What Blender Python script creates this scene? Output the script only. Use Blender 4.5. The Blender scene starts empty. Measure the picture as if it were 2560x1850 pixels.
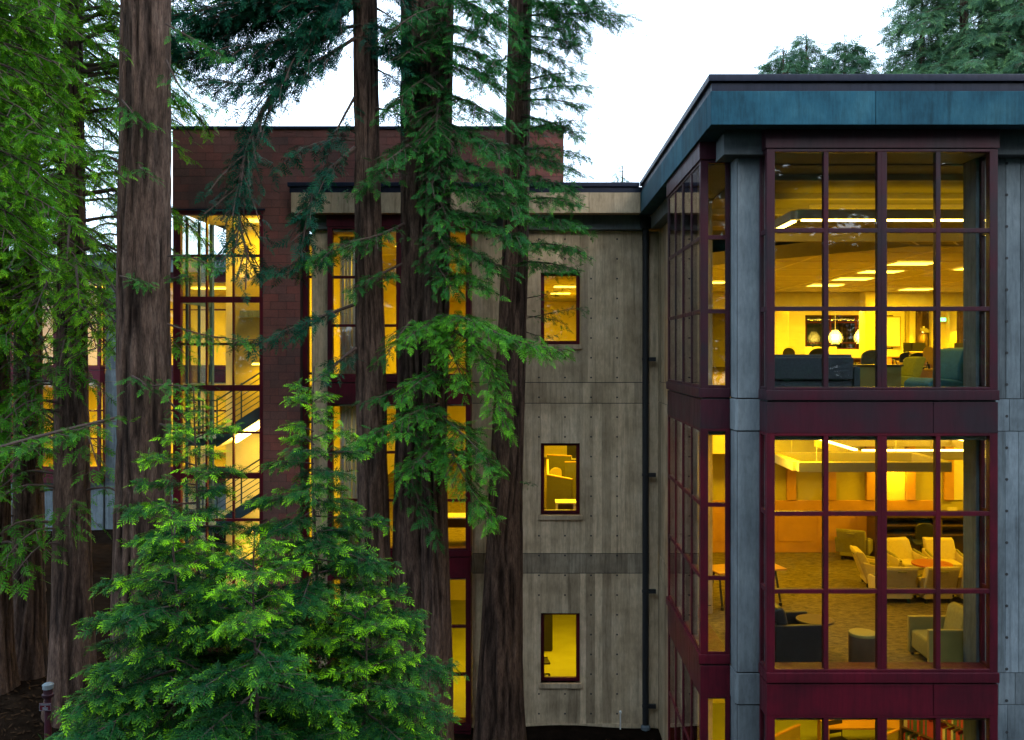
import bpy, bmesh, math, random
import numpy as np
from mathutils import Vector, Matrix, noise as mnoise

# ------------------------------------------------------------------ camera
EYE = 9.17                      # camera height above the ground at the building
F = 2268.0                      # focal length in photo pixels (2560 wide)
VX, VY = 1325.0, 882.0          # vanishing point of the receding facade
sc = bpy.context.scene
cam_d = bpy.data.cameras.new('camera')
cam = bpy.data.objects.new('camera', cam_d)
sc.collection.objects.link(cam)
cam.location = (0, 0, EYE)
cam.rotation_euler = (math.radians(90), 0, 0)
cam_d.sensor_width = 36.0
cam_d.lens = 36.0 * F / 2560.0
cam_d.shift_x = -(VX - 1280.0) / 2560.0
cam_d.shift_y = -(925.0 - VY) / 2560.0
cam_d.clip_start = 0.1
cam_d.clip_end = 2000
sc.camera = cam

# ------------------------------------------------------------------ sky, sun, exposure
SUN_EL, SUN_ROT = math.radians(28), math.radians(150)
w = bpy.data.worlds.new('World'); sc.world = w; w.use_nodes = True
nt = w.node_tree; nt.nodes.clear()
sky = nt.nodes.new('ShaderNodeTexSky'); sky.sky_type = 'NISHITA'; sky.sun_disc = False
sky.sun_elevation = SUN_EL; sky.sun_rotation = SUN_ROT
sky.air_density = 1.0; sky.dust_density = 3.0; sky.ozone_density = 1.5; sky.altitude = 200
bg = nt.nodes.new('ShaderNodeBackground'); bg.inputs[1].default_value = 0.15
mixn = nt.nodes.new('ShaderNodeMix'); mixn.data_type = 'RGBA'
mixn.inputs[0].default_value = 0.85                       # even cloud deck over the clear sky
mixn.inputs[7].default_value = (7.7, 9.8, 12.4, 1)
nt.links.new(sky.outputs[0], mixn.inputs[6]); nt.links.new(mixn.outputs[2], bg.inputs[0])
wo = nt.nodes.new('ShaderNodeOutputWorld'); nt.links.new(bg.outputs[0], wo.inputs[0])
sun_d = bpy.data.lights.new('sun', 'SUN'); sun_d.energy = 0.5; sun_d.angle = math.radians(25); sun_d.color = (1, .96, .88)
sun = bpy.data.objects.new('sun', sun_d); sc.collection.objects.link(sun)
az = SUN_ROT
sd = Vector((math.sin(az) * math.cos(SUN_EL), math.cos(az) * math.cos(SUN_EL), math.sin(SUN_EL)))
sun.rotation_euler = sd.to_track_quat('Z', 'Y').to_euler()
vs = sc.view_settings
vs.view_transform = 'Standard'; vs.look = 'None'; vs.exposure = 1.15; vs.gamma = 1.0; vs.use_curve_mapping = False
cy = sc.cycles
cy.use_denoising = True
try: cy.denoiser = 'OPENIMAGEDENOISE'
except Exception: pass
cy.max_bounces = 6; cy.diffuse_bounces = 3; cy.glossy_bounces = 3; cy.transmission_bounces = 4; cy.transparent_max_bounces = 24
cy.sample_clamp_indirect = 6.0; cy.caustics_reflective = False; cy.caustics_refractive = False

COL = sc.collection
R = random.Random(7)
LAMP = (1.0, 0.585, 0.006)       # indoor light colour

def P(px, py, Y):               # a photo pixel at depth Y -> point in the place
    return Vector(((px - VX) * Y / F, Y, EYE - (py - VY) * Y / F))
def PX(px, Y): return (px - VX) * Y / F
def PZ(py, Y): return EYE - (py - VY) * Y / F

# ------------------------------------------------------------------ materials
def newmat(name):
    m = bpy.data.materials.new(name); m.use_nodes = True
    nt = m.node_tree
    return m, nt, nt.nodes['Principled BSDF']
def N(nt, t, **kw):
    n = nt.nodes.new(t)
    for k, v in kw.items(): setattr(n, k, v)
    return n
def ramp(nt, fac, stops):
    r = N(nt, 'ShaderNodeValToRGB')
    els = r.color_ramp.elements
    while len(els) > 1: els.remove(els[0])
    els[0].position = stops[0][0]; els[0].color = (*stops[0][1], 1)
    for p, c in stops[1:]:
        e = els.new(p); e.color = (*c, 1)
    nt.links.new(fac, r.inputs[0]); return r.outputs[0]
def noise(nt, scale, detail=4, rough=.55, stretch=(1, 1, 1), obj=True):
    tc = N(nt, 'ShaderNodeTexCoord'); mp = N(nt, 'ShaderNodeMapping')
    mp.inputs['Scale'].default_value = stretch
    g = N(nt, 'ShaderNodeNewGeometry')
    nt.links.new(g.outputs['Position'] if not obj else tc.outputs['Object'], mp.inputs[0])
    n = N(nt, 'ShaderNodeTexNoise'); n.inputs['Scale'].default_value = scale
    n.inputs['Detail'].default_value = detail; n.inputs['Roughness'].default_value = rough
    nt.links.new(mp.outputs[0], n.inputs['Vector']); return n.outputs['Fac']
def mixc(nt, fac, a, b, mode='MIX'):
    m = N(nt, 'ShaderNodeMix', data_type='RGBA', blend_type=mode)
    for i, v in ((0, fac), (6, a), (7, b)):
        if isinstance(v, (int, float)): m.inputs[i].default_value = v
        elif isinstance(v, tuple): m.inputs[i].default_value = (*v, 1)
        else: nt.links.new(v, m.inputs[i])
    return m.outputs[2]
def math_(nt, op, a, b=0.0):
    m = N(nt, 'ShaderNodeMath', operation=op)
    for i, v in ((0, a), (1, b)):
        if isinstance(v, (int, float)): m.inputs[i].default_value = v
        else: nt.links.new(v, m.inputs[i])
    return m.outputs[0]
def bump(nt, b, h, strength=.3, dist=.01):
    bn = N(nt, 'ShaderNodeBump'); bn.inputs['Strength'].default_value = strength; bn.inputs['Distance'].default_value = dist
    nt.links.new(h, bn.inputs['Height']); nt.links.new(bn.outputs[0], b.inputs['Normal'])
def attr(nt, name):
    a = N(nt, 'ShaderNodeAttribute'); a.attribute_name = name; return a.outputs['Fac']

def plain(name, col, rough=.6, var=.18, scale=6, metal=0, bumpy=0, spec=.5):
    m, nt, b = newmat(name)
    n = noise(nt, scale, 5)
    c = ramp(nt, n, [(.25, tuple(x * (1 - var) for x in col)), (.75, tuple(min(1, x * (1 + var)) for x in col))])
    nt.links.new(c, b.inputs['Base Color']); b.inputs['Roughness'].default_value = rough
    b.inputs['Metallic'].default_value = metal; b.inputs['Specular IOR Level'].default_value = spec
    if bumpy: bump(nt, b, noise(nt, scale * 8, 4), bumpy, .004)
    return m

def concrete(name, dark, mid, light, sk=.62):
    m, nt, b = newmat(name)
    base = ramp(nt, noise(nt, 1.3, 6, .6, obj=False), [(.3, dark), (.5, mid), (.72, light)])
    t = attr(nt, 'tint')
    c1 = mixc(nt, 1.0, base, ramp(nt, t, [(0, (.62, .60, .58)), (.5, (.95, .94, .92)), (1, (1.2, 1.19, 1.18))]), 'MULTIPLY')
    streak = noise(nt, 3.0, 6, .65, (4, 4, .22), obj=False)
    c2 = mixc(nt, 1.0, c1, ramp(nt, streak, [(.30, (sk, sk * .99, sk * .97)), (.50, (.98, .98, .98)), (.75, (1.1, 1.09, 1.07))]), 'MULTIPLY')
    fine = noise(nt, 22, 5, .7, (1, 1, .25), obj=False)
    c3 = mixc(nt, 1.0, c2, ramp(nt, fine, [(.3, (.78, .78, .78)), (.6, (1.06, 1.06, 1.06))]), 'MULTIPLY')
    nt.links.new(c3, b.inputs['Base Color']); b.inputs['Roughness'].default_value = .85
    b.inputs['Specular IOR Level'].default_value = .25
    bump(nt, b, noise(nt, 60, 5, .7, (1, 1, .3), obj=False), .35, .006)
    return m
M = {}
M['concrete'] = concrete('board formed concrete', (.42, .315, .195), (.60, .460, .295), (.72, .575, .39), .62)  # same concrete as the cool copy, with warm light put into its colour
M['concrete_cool'] = concrete('smooth grey concrete', (.105, .130, .145), (.15, .185, .205), (.21, .25, .27))  # cool copy of the concrete: bluish light put into the colour
M['stained'] = concrete('stained concrete band', (.27, .215, .15), (.42, .34, .235), (.56, .47, .34), .42)
M['smooth'] = concrete('smooth cast concrete', (.115, .135, .145), (.155, .18, .192), (.20, .23, .24), .88)
M['fascia'] = concrete('sky tinted fascia concrete', (.010, .060, .092), (.018, .098, .145), (.040, .145, .19))  # blue of the sky light put into the fascia colour
M['tie'] = plain('dark grout and joint shade', (.03, .03, .03), .9)  # tie hole plugs; on wall cores its near-black stands in for joint shade

def redpaint(name, a, bcol, spec=.4):
    m, nt, b = newmat(name)
    n = noise(nt, 1.1, 5, .6, obj=False)
    c = ramp(nt, n, [(.36, a), (.62, bcol)])
    n2 = noise(nt, 5, 6, .7, (3, 3, .3), obj=False)
    c = mixc(nt, 1.0, c, ramp(nt, n2, [(.3, (.7, .7, .72)), (.6, (1.05, 1.05, 1.05))]), 'MULTIPLY')
    nt.links.new(c, b.inputs['Base Color'])
    nt.links.new(ramp(nt, n2, [(.3, (.55, .55, .55)), (.7, (.36, .36, .36))]), b.inputs['Roughness'])
    b.inputs['Specular IOR Level'].default_value = spec
    return m
M['red'] = redpaint('dark red window paint', (.044, .007, .012), (.095, .007, .015), .2)
M['maroon'] = redpaint('faded maroon window paint', (.026, .016, .020), (.052, .009, .016), .2)
M['flash'] = redpaint('dark metal flashing', (.004, .011, .028), (.012, .014, .028), .2)
def glass():
    m, nt, b = newmat('window glass'); nt.nodes.remove(b)
    out = nt.nodes['Material Output']
    tr = N(nt, 'ShaderNodeBsdfTransparent'); tr.inputs[0].default_value = (.93, .95, .93, 1)
    gl = N(nt, 'ShaderNodeBsdfGlossy'); gl.inputs['Roughness'].default_value = .015
    bn = N(nt, 'ShaderNodeBump'); bn.inputs['Strength'].default_value = .05; bn.inputs['Distance'].default_value = .02
    nt.links.new(noise(nt, 1.6, 2, .5, obj=False), bn.inputs['Height']); nt.links.new(bn.outputs[0], gl.inputs['Normal'])
    g = N(nt, 'ShaderNodeNewGeometry')
    ior = N(nt, 'ShaderNodeMapRange'); ior.inputs[3].default_value = 1.55; ior.inputs[4].default_value = 1 / 1.55
    nt.links.new(g.outputs['Backfacing'], ior.inputs[0])
    fr = N(nt, 'ShaderNodeFresnel'); nt.links.new(ior.outputs[0], fr.inputs[0])
    mx = N(nt, 'ShaderNodeMixShader')
    nt.links.new(fr.outputs[0], mx.inputs[0]); nt.links.new(tr.outputs[0], mx.inputs[1]); nt.links.new(gl.outputs[0], mx.inputs[2])
    nt.links.new(mx.outputs[0], out.inputs[0]); return m
M['glass'] = glass()
def block():
    m, nt, b = newmat('red brown split block')
    t = attr(nt, 'tint')
    oi = N(nt, 'ShaderNodeObjectInfo')
    rnd = math_(nt, 'FRACT', math_(nt, 'ADD', oi.outputs['Random'], t))
    c = ramp(nt, rnd, [(0, (.15, .072, .060)), (.35, (.18, .070, .056)), (.7, (.21, .070, .055)), (1, (.165, .078, .066))])
    big = noise(nt, .7, 5, .6, (1, 1, .8), obj=False)
    c = mixc(nt, 1.0, c, ramp(nt, big, [(.35, (.6, .66, .68)), (.65, (1.25, 1.1, 1.05))]), 'MULTIPLY')
    c = mixc(nt, 1.0, c, ramp(nt, noise(nt, 40, 4, .7, obj=False), [(.3, (.75, .75, .75)), (.7, (1.15, 1.15, 1.15))]), 'MULTIPLY')
    nt.links.new(c, b.inputs['Base Color']); b.inputs['Roughness'].default_value = .9
    bump(nt, b, noise(nt, 45, 5, .7, obj=False), .5, .008); return m
M['block'] = block()
M['mortar'] = plain('dark mortar', (.035, .024, .022), .95)
M['pipe'] = plain('black iron pipe', (.008, .009, .011), .6)
M['wall'] = plain('cream interior wall', (.72, .64, .38), .8, .05, 2)
M['ceil'] = plain('interior ceiling tile', (.50, .46, .36), .85, .08, 3)
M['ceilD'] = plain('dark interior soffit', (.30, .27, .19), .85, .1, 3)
M['joint'] = plain('ceiling joint strip', (.72, .66, .48), .7, .05)
M['wood'] = plain('honey wood panel', (.52, .26, .07), .45, .12, 3)
M['woodD'] = plain('dark walnut', (.10, .055, .025), .4, .2, 4)
M['olive'] = plain('olive painted panel', (.30, .24, .06), .6, .1, 4)
M['wallolive'] = plain('olive yellow wall cloth', (.44, .37, .11), .8, .06, 3)
M['screen'] = plain('dark cubicle cloth', (.10, .095, .045), .9, .15, 20)
M['white'] = plain('white laminate', (.75, .73, .68), .5, .05)
M['black'] = plain('black plastic', (.018, .018, .020), .45)
M['darkcloth'] = plain('charcoal upholstery', (.035, .045, .060), .9, .25, 25, bumpy=.3)
M['blackcloth'] = plain('black leather', (.02, .018, .018), .5, .2, 9)
M['bluecloth'] = plain('teal upholstery', (.045, .16, .20), .9, .15, 20, bumpy=.3)
M['greencloth'] = plain('lime green upholstery', (.30, .36, .045), .9, .15, 20, bumpy=.3)
M['creamcloth'] = plain('cream easy chair fabric', (.56, .45, .20), .9, .10, 20, bumpy=.3)
M['oliveC'] = plain('olive upholstery', (.27, .24, .075), .9, .15, 20, bumpy=.3)
M['tan'] = plain('tan upholstery', (.50, .33, .10), .9, .12, 18)
M['redtop'] = plain('red laminate table top', (.34, .07, .03), .35, .1)
M['teal'] = plain('blue grey steel stringer', (.035, .075, .10), .5, .15)
M['bookred'] = plain('red book cloth', (.38, .045, .03), .7)
M['bookgreen'] = plain('green book cloth', (.05, .11, .05), .7)
M['bookcream'] = plain('cream book cloth', (.55, .48, .30), .7)
def carpet():
    m, nt, b = newmat('patterned carpet')
    n = noise(nt, 7, 6, .8, (1, 3.2, 1), obj=False)
    c = ramp(nt, n, [(.40, (.048, .035, .014)), (.56, (.19, .14, .05))])
    nt.links.new(c, b.inputs['Base Color']); b.inputs['Roughness'].default_value = .95
    bump(nt, b, noise(nt, 120, 3, obj=False), .4, .005); return m
M['carpet'] = carpet()
M['greenfloor'] = plain('olive floor covering', (.36, .38, .07), .8, .12, 1.5)
def emit(name, col, s):
    m, nt, b = newmat(name)
    b.inputs['Base Color'].default_value = (.8, .8, .8, 1)
    b.inputs['Emission Color'].default_value = (*col, 1); b.inputs['Emission Strength'].default_value = s
    return m
M['lamp'] = emit('lit lamp diffuser', (1, .66, .12), 9)
M['lampsoft'] = emit('lit ceiling panel', (1, .64, .06), 4)
M['tube'] = emit('bright fluorescent tube', (1, .66, .16), 22)
M['exit'] = emit('lit green exit sign', (.03, 1, .22), 3)

def bark():
    m, nt, b = newmat('redwood bark')
    rid = attr(nt, 'ridge')
    n1 = noise(nt, 5, 6, .65, (2.2, 2.2, .4), obj=False)
    n2 = noise(nt, 34, 6, .75, (1.6, 1.6, .22), obj=False)
    c = ramp(nt, n1, [(.3, (.048, .030, .021)), (.5, (.105, .064, .046)), (.7, (.165, .110, .082))])
    c = mixc(nt, 1.0, c, ramp(nt, n2, [(.33, (.35, .34, .34)), (.55, (1, 1, 1)), (.75, (1.5, 1.45, 1.4))]), 'MULTIPLY')
    c = mixc(nt, 1.0, c, ramp(nt, rid, [(.05, (.16, .14, .13)), (.4, (.75, .75, .75)), (.65, (1.05, 1.04, 1.03)), (1, (1.45, 1.4, 1.36))]), 'MULTIPLY')
    nt.links.new(c, b.inputs['Base Color']); b.inputs['Roughness'].default_value = .95
    b.inputs['Specular IOR Level'].default_value = .15
    bump(nt, b, n2, 1.0, .05); return m
M['bark'] = bark()
M['twig'] = plain('twig bark', (.060, .035, .025), .9, .3, 8)
M['greentwig'] = plain('young green stem', (.16, .17, .05), .8, .3, 8)
def leaf(name, old, new, trans=.28):
    m, nt, b = newmat(name)
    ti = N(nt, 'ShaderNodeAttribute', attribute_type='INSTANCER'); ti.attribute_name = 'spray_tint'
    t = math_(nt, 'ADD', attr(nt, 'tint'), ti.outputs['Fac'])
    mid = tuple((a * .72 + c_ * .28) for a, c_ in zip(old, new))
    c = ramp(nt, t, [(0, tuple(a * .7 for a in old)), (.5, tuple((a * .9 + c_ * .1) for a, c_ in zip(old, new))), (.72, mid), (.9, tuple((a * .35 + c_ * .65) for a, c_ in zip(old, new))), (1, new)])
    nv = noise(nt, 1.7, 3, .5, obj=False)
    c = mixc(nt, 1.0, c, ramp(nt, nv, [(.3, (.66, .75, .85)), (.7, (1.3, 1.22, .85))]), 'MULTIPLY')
    nt.links.new(c, b.inputs['Base Color']); b.inputs['Roughness'].default_value = .55
    b.inputs['Specular IOR Level'].default_value = .10
    tr = N(nt, 'ShaderNodeBsdfTranslucent'); nt.links.new(c, tr.inputs[0])
    mx = N(nt, 'ShaderNodeMixShader'); mx.inputs[0].default_value = trans
    out = nt.nodes['Material Output']
    nt.links.new(b.outputs[0], mx.inputs[1]); nt.links.new(tr.outputs[0], mx.inputs[2]); nt.links.new(mx.outputs[0], out.inputs[0])
    return m
M['leaf_dark'] = leaf('dark redwood foliage', (.006, .072, .050), (.04, .21, .055))
M['leaf_mid'] = leaf('redwood foliage', (.018, .130, .036), (.15, .46, .028))
M['leaf_bright'] = leaf('bright redwood foliage', (.030, .165, .010), (.23, .50, .012))
M['leaf_sap'] = leaf('young redwood foliage', (.002, .072, .020), (.30, .66, .006), .2)
M['leaf_far'] = leaf('far conifer foliage', (.07, .17, .105), (.20, .35, .14), .4)
def soil():
    m, nt, b = newmat('forest soil')
    n = noise(nt, 3, 7, .7, obj=False)
    c = ramp(nt, n, [(.3, (.005, .0035, .0025)), (.6, (.014, .009, .006)), (.8, (.028, .017, .011))])
    nt.links.new(c, b.inputs['Base Color']); b.inputs['Roughness'].default_value = 1; b.inputs['Specular IOR Level'].default_value = 0
    bump(nt, b, noise(nt, 30, 6, .7, obj=False), .8, .03); return m
M['soil'] = soil()
M['litter'] = plain('redwood litter', (.028, .016, .009), .95, .5, 9, spec=0)
M['roof'] = plain('dark roofing', (.05, .05, .055), .9)

# ------------------------------------------------------------------ mesh helpers
def link(o, parent=None):
    COL.objects.link(o)
    if parent is not None: o.parent = parent
    return o
def tag(o, label=None, cat=None, group=None, kind=None):
    for k, v in (('label', label), ('category', cat), ('group', group), ('kind', kind)):
        if v: o[k] = v
    return o
def empty(name, loc=(0, 0, 0), rz=0, parent=None):
    o = bpy.data.objects.new(name, None); o.empty_display_size = .2
    o.location = loc; o.rotation_euler = (0, 0, rz); return link(o, parent)

class MB:
    def __init__(s): s.v = []; s.f = []; s.t = []
    def add(s, vs, fs, tint=.5):
        b = len(s.v); s.v += [tuple(v) for v in vs]; s.f += [tuple(i + b for i in f) for f in fs]; s.t += [tint] * len(vs); return s
    def box(s, x0, x1, y0, y1, z0, z1, tint=.5):
        return s.add([(x0, y0, z0), (x1, y0, z0), (x1, y1, z0), (x0, y1, z0), (x0, y0, z1), (x1, y0, z1), (x1, y1, z1), (x0, y1, z1)],
                     [(3, 2, 1, 0), (4, 5, 6, 7), (0, 1, 5, 4), (1, 2, 6, 5), (2, 3, 7, 6), (3, 0, 4, 7)], tint)
    def prism(s, poly, z0, z1, ax='z', tint=.5):       # poly of 2-D points extruded along ax
        n = len(poly)
        def q(p, h):
            return (p[0], p[1], h) if ax == 'z' else ((h, p[0], p[1]) if ax == 'x' else (p[0], h, p[1]))
        vs = [q(p, z0) for p in poly] + [q(p, z1) for p in poly]
        fs = [tuple(range(n))[::-1], tuple(range(n, 2 * n))] + [(i, (i + 1) % n, n + (i + 1) % n, n + i) for i in range(n)]
        return s.add(vs, fs, tint)
    def lathe(s, prof, c=(0, 0, 0), n=24, tint=.5, sq=(1, 1)):
        vs = []; fs = []
        for r, z in prof:
            for k in range(n):
                a = 2 * math.pi * k / n
                vs.append((c[0] + r * math.cos(a) * sq[0], c[1] + r * math.sin(a) * sq[1], c[2] + z))
        for i in range(len(prof) - 1):
            for k in range(n):
                fs.append((i * n + k, i * n + (k + 1) % n, (i + 1) * n + (k + 1) % n, (i + 1) * n + k))
        fs.append(tuple(range(n))[::-1]); fs.append(tuple(range((len(prof) - 1) * n, len(prof) * n)))
        return s.add(vs, fs, tint)
    def tube(s, path, rad, n=8, tint=.5):
        path = [Vector(p) for p in path]
        if isinstance(rad, (int, float)): rad = [rad] * len(path)
        vs = []; fs = []
        up = Vector((0, 0, 1))
        for i, p in enumerate(path):
            d = (path[min(i + 1, len(path) - 1)] - path[max(i - 1, 0)]).normalized()
            a = d.cross(up)
            if a.length < .05: a = d.cross(Vector((1, 0, 0)))
            a.normalize(); b = d.cross(a)
            for k in range(n):
                t = 2 * math.pi * k / n
                vs.append(p + (a * math.cos(t) + b * math.sin(t)) * rad[i])
        for i in range(len(path) - 1):
            for k in range(n):
                fs.append((i * n + k, i * n + (k + 1) % n, (i + 1) * n + (k + 1) % n, (i + 1) * n + k))
        fs.append(tuple(range(n))); fs.append(tuple(range((len(path) - 1) * n, len(path) * n))[::-1])
        return s.add(vs, fs, tint)
    def mesh(s, name, mat):
        me = bpy.data.meshes.new(name); me.from_pydata(s.v, [], s.f)
        a = me.attributes.new('tint', 'FLOAT', 'POINT'); a.data.foreach_set('value', np.array(s.t, dtype=np.float32))
        bm = bmesh.new(); bm.from_mesh(me); bmesh.ops.recalc_face_normals(bm, faces=bm.faces); bm.to_mesh(me); bm.free()
        me.materials.append(mat); return me
    def build(s, name, mat, parent=None, bevel=0, smooth=False, seg=2):
        me = s.mesh(name, mat)
        o = link(bpy.data.objects.new(name, me), parent)
        if bevel:
            b = o.modifiers.new('bevel', 'BEVEL'); b.width = bevel; b.segments = seg; b.limit_method = 'ANGLE'; b.angle_limit = math.radians(40)
            smooth = True
        if smooth:
            for p in me.polygons: p.use_smooth = True
            if not bevel:
                e = o.modifiers.new('edges', 'EDGE_SPLIT'); e.split_angle = math.radians(40)
            else:
                wn = o.modifiers.new('wn', 'WEIGHTED_NORMAL'); wn.keep_sharp = True
        return o
def box(name, mat, parent, x0, x1, y0, y1, z0, z1, bevel=0):
    return MB().box(x0, x1, y0, y1, z0, z1).build(name, mat, parent, bevel)

def raw_mesh(name, V, T, mat, attrs=None, smooth=False):   # numpy verts and triangles
    me = bpy.data.meshes.new(name)
    nv, nf = len(V), len(T); k = T.shape[1]
    me.vertices.add(nv); me.vertices.foreach_set('co', V.astype(np.float32).ravel())
    me.loops.add(nf * k); me.loops.foreach_set('vertex_index', T.astype(np.int32).ravel())
    me.polygons.add(nf); me.polygons.foreach_set('loop_start', np.arange(0, nf * k, k, dtype=np.int32))
    me.polygons.foreach_set('loop_total', np.full(nf, k, dtype=np.int32))
    if smooth: me.polygons.foreach_set('use_smooth', np.ones(nf, dtype=bool))
    me.update(calc_edges=True)
    for an, av in (attrs or {}).items():
        a = me.attributes.new(an, 'FLOAT', 'POINT'); a.data.foreach_set('value', av.astype(np.float32))
    me.materials.append(mat); return me

# ------------------------------------------------------------------ ground
def smooth(a, b, x):
    t = np.clip((x - a) / (b - a), 0, 1); return t * t * (3 - 2 * t)
def gz(X, Y):
    X = np.asarray(X, float); Y = np.asarray(Y, float)
    inside = np.maximum(smooth(22.35, 22.68, Y) * smooth(-5.85, -5.5, X), smooth(3.2, 3.52, X) * smooth(14.0, 14.35, Y))
    return -.5 * inside + 1.75 * smooth(-4.5, -11, X) + .25 * smooth(20, 8, Y) * smooth(3, -3, X) + .05 * np.sin(X * 1.7 + Y) * np.cos(Y * 1.3)
xs = np.concatenate([np.linspace(-260, -24, 24), np.linspace(-23, 12, 141), np.linspace(13, 260, 22)])
ys = np.concatenate([np.linspace(-120, 5, 20), np.linspace(5.5, 40, 139), np.linspace(42, 320, 24)])
GX, GY = np.meshgrid(xs, ys)
GZ = gz(GX, GY)
V = np.stack([GX.ravel(), GY.ravel(), GZ.ravel()], 1)
nx = len(xs); ii = np.arange((len(ys) - 1) * (nx - 1)); r_, c_ = ii // (nx - 1), ii % (nx - 1)
Q = np.stack([r_ * nx + c_, r_ * nx + c_ + 1, (r_ + 1) * nx + c_ + 1, (r_ + 1) * nx + c_], 1)
g = link(bpy.data.objects.new('ground', raw_mesh('ground', V, Q, M['soil'], smooth=True)))
tag(g, 'dark forest soil under the redwoods', 'ground', kind='structure')
rg = np.random.default_rng(3)
n = 9000
lx = rg.uniform(-13, 4, n); ly = rg.uniform(11, 22.1, n)
keep = ~((lx > -8.7) & (ly > 21.4)); lx, ly = lx[keep], ly[keep]; n = len(lx)
a = rg.uniform(0, 6.28, n); L = rg.uniform(.03, .12, n); Wd = rg.uniform(.008, .03, n); h = rg.uniform(.005, .03, n)
c0 = np.stack([lx, ly, gz(lx, ly) + h], 1)
d = np.stack([np.cos(a) * L, np.sin(a) * L, rg.uniform(-.01, .03, n)], 1); e = np.stack([-np.sin(a) * Wd, np.cos(a) * Wd, rg.uniform(-.01, .01, n)], 1)
V = np.stack([c0 - d, c0 + e, c0 + d, c0 - e], 1).reshape(-1, 3)
Q = np.arange(n * 4).reshape(-1, 4)
lt = link(bpy.data.objects.new('leaf_litter', raw_mesh('leaf_litter', V, Q, M['litter'])))
tag(lt, 'brown redwood needles and twigs scattered over the soil', 'leaf litter', kind='stuff')

# ------------------------------------------------------------------ building helpers
GLZ = [8.66, 4.46, 0.26]          # bottom of the glass on each storey
FLR = [8.30, 4.10, -0.10]
JOINTS = [(8.463, 7.965), (4.25, 3.76)]

def board_panel(parent, face, coord, u0, u1, z0, z1, mat, thick=.4, openings=(), bw=.205, seed=1, gaps=.007, name='concrete_panel', mean=.5):
    """one cast panel with the relief of its form boards; face 'Y' looks to -Y, face 'X' looks to -X"""
    rr = random.Random(seed)
    cuts = {u0, u1}
    for o in openings:
        for u in o[:2]:
            if u0 < u < u1: cuts.add(u)
    u = u0 + rr.uniform(.05, bw)
    while u < u1 - .03:
        if all(abs(u - c) > .05 for c in cuts): cuts.add(u)
        u += bw * rr.uniform(.85, 1.2)
    cuts = sorted(cuts); mb = MB()
    for a, b in zip(cuts[:-1], cuts[1:]):
        off = rr.uniform(-.004, .004); t = min(1, max(0, rr.gauss(mean, .22)))
        segs = [(z0, z1)]
        for (ou0, ou1, oz0, oz1) in openings:
            if a >= ou0 - 1e-4 and b <= ou1 + 1e-4:
                segs = [s for (p, q) in segs for s in ((p, min(q, oz0)), (max(p, oz1), q)) if s[1] - s[0] > 1e-4]
        for p, q in segs:
            if face == 'Y': mb.box(a + gaps / 2, b - gaps / 2, coord + off, coord + thick, p, q, t)
            else: mb.box(coord + off, coord + thick, a + gaps / 2, b - gaps / 2, p, q, t)
    # the cast mass just behind the board face, so the seams between boards are grooves and not slits
    us = sorted({u0, u1} | {u for o in openings for u in o[:2] if u0 < u < u1})
    for a, b in zip(us[:-1], us[1:]):
        segs = [(z0 + .001, z1 - .001)]
        for (ou0, ou1, oz0, oz1) in openings:
            if a >= ou0 - 1e-4 and b <= ou1 + 1e-4:
                segs = [s for (p, q) in segs for s in ((p, min(q, oz0)), (max(p, oz1), q)) if s[1] - s[0] > 1e-4]
        for p, q in segs:
            if face == 'Y': mb.box(a + .001, b - .001, coord + .012, coord + thick - .004, p, q, .25)
            else: mb.box(coord + .012, coord + thick - .004, a + .001, b - .001, p, q, .25)
    return mb.build(name, mat, parent)

def tie_holes(parent, face, coord, us, zs, skip=()):
    mb = MB()
    for u in us:
        for z in zs:
            if any(a - .06 < u < b + .06 and c - .08 < z < d + .08 for a, b, c, d in skip): continue
            n = 8; r = .023
            for (r0, dd) in ((r, -.0065),):
                vs = []
                for k in range(n):
                    t = 2 * math.pi * k / n
                    if face == 'Y': vs.append((u + r0 * math.cos(t), coord + dd, z + r0 * math.sin(t)))
                    else: vs.append((coord + dd, u - r0 * math.cos(t), z + r0 * math.sin(t)))
                vs2 = [(v[0], v[1] + .02, v[2]) if face == 'Y' else (v[0] + .02, v[1], v[2]) for v in vs]
                mb.add(vs + vs2, [tuple(range(n))] + [(k, n + k, n + (k + 1) % n, (k + 1) % n) for k in range(n)])
    o = mb.build('tie_holes', M['tie'], parent); tag(o, kind='stuff'); return o

def pane(parent, x0, x1, y0, y1, z0, z1):
    return box('pane', M['glass'], parent, x0, x1, y0, y1, z0, z1)

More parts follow.
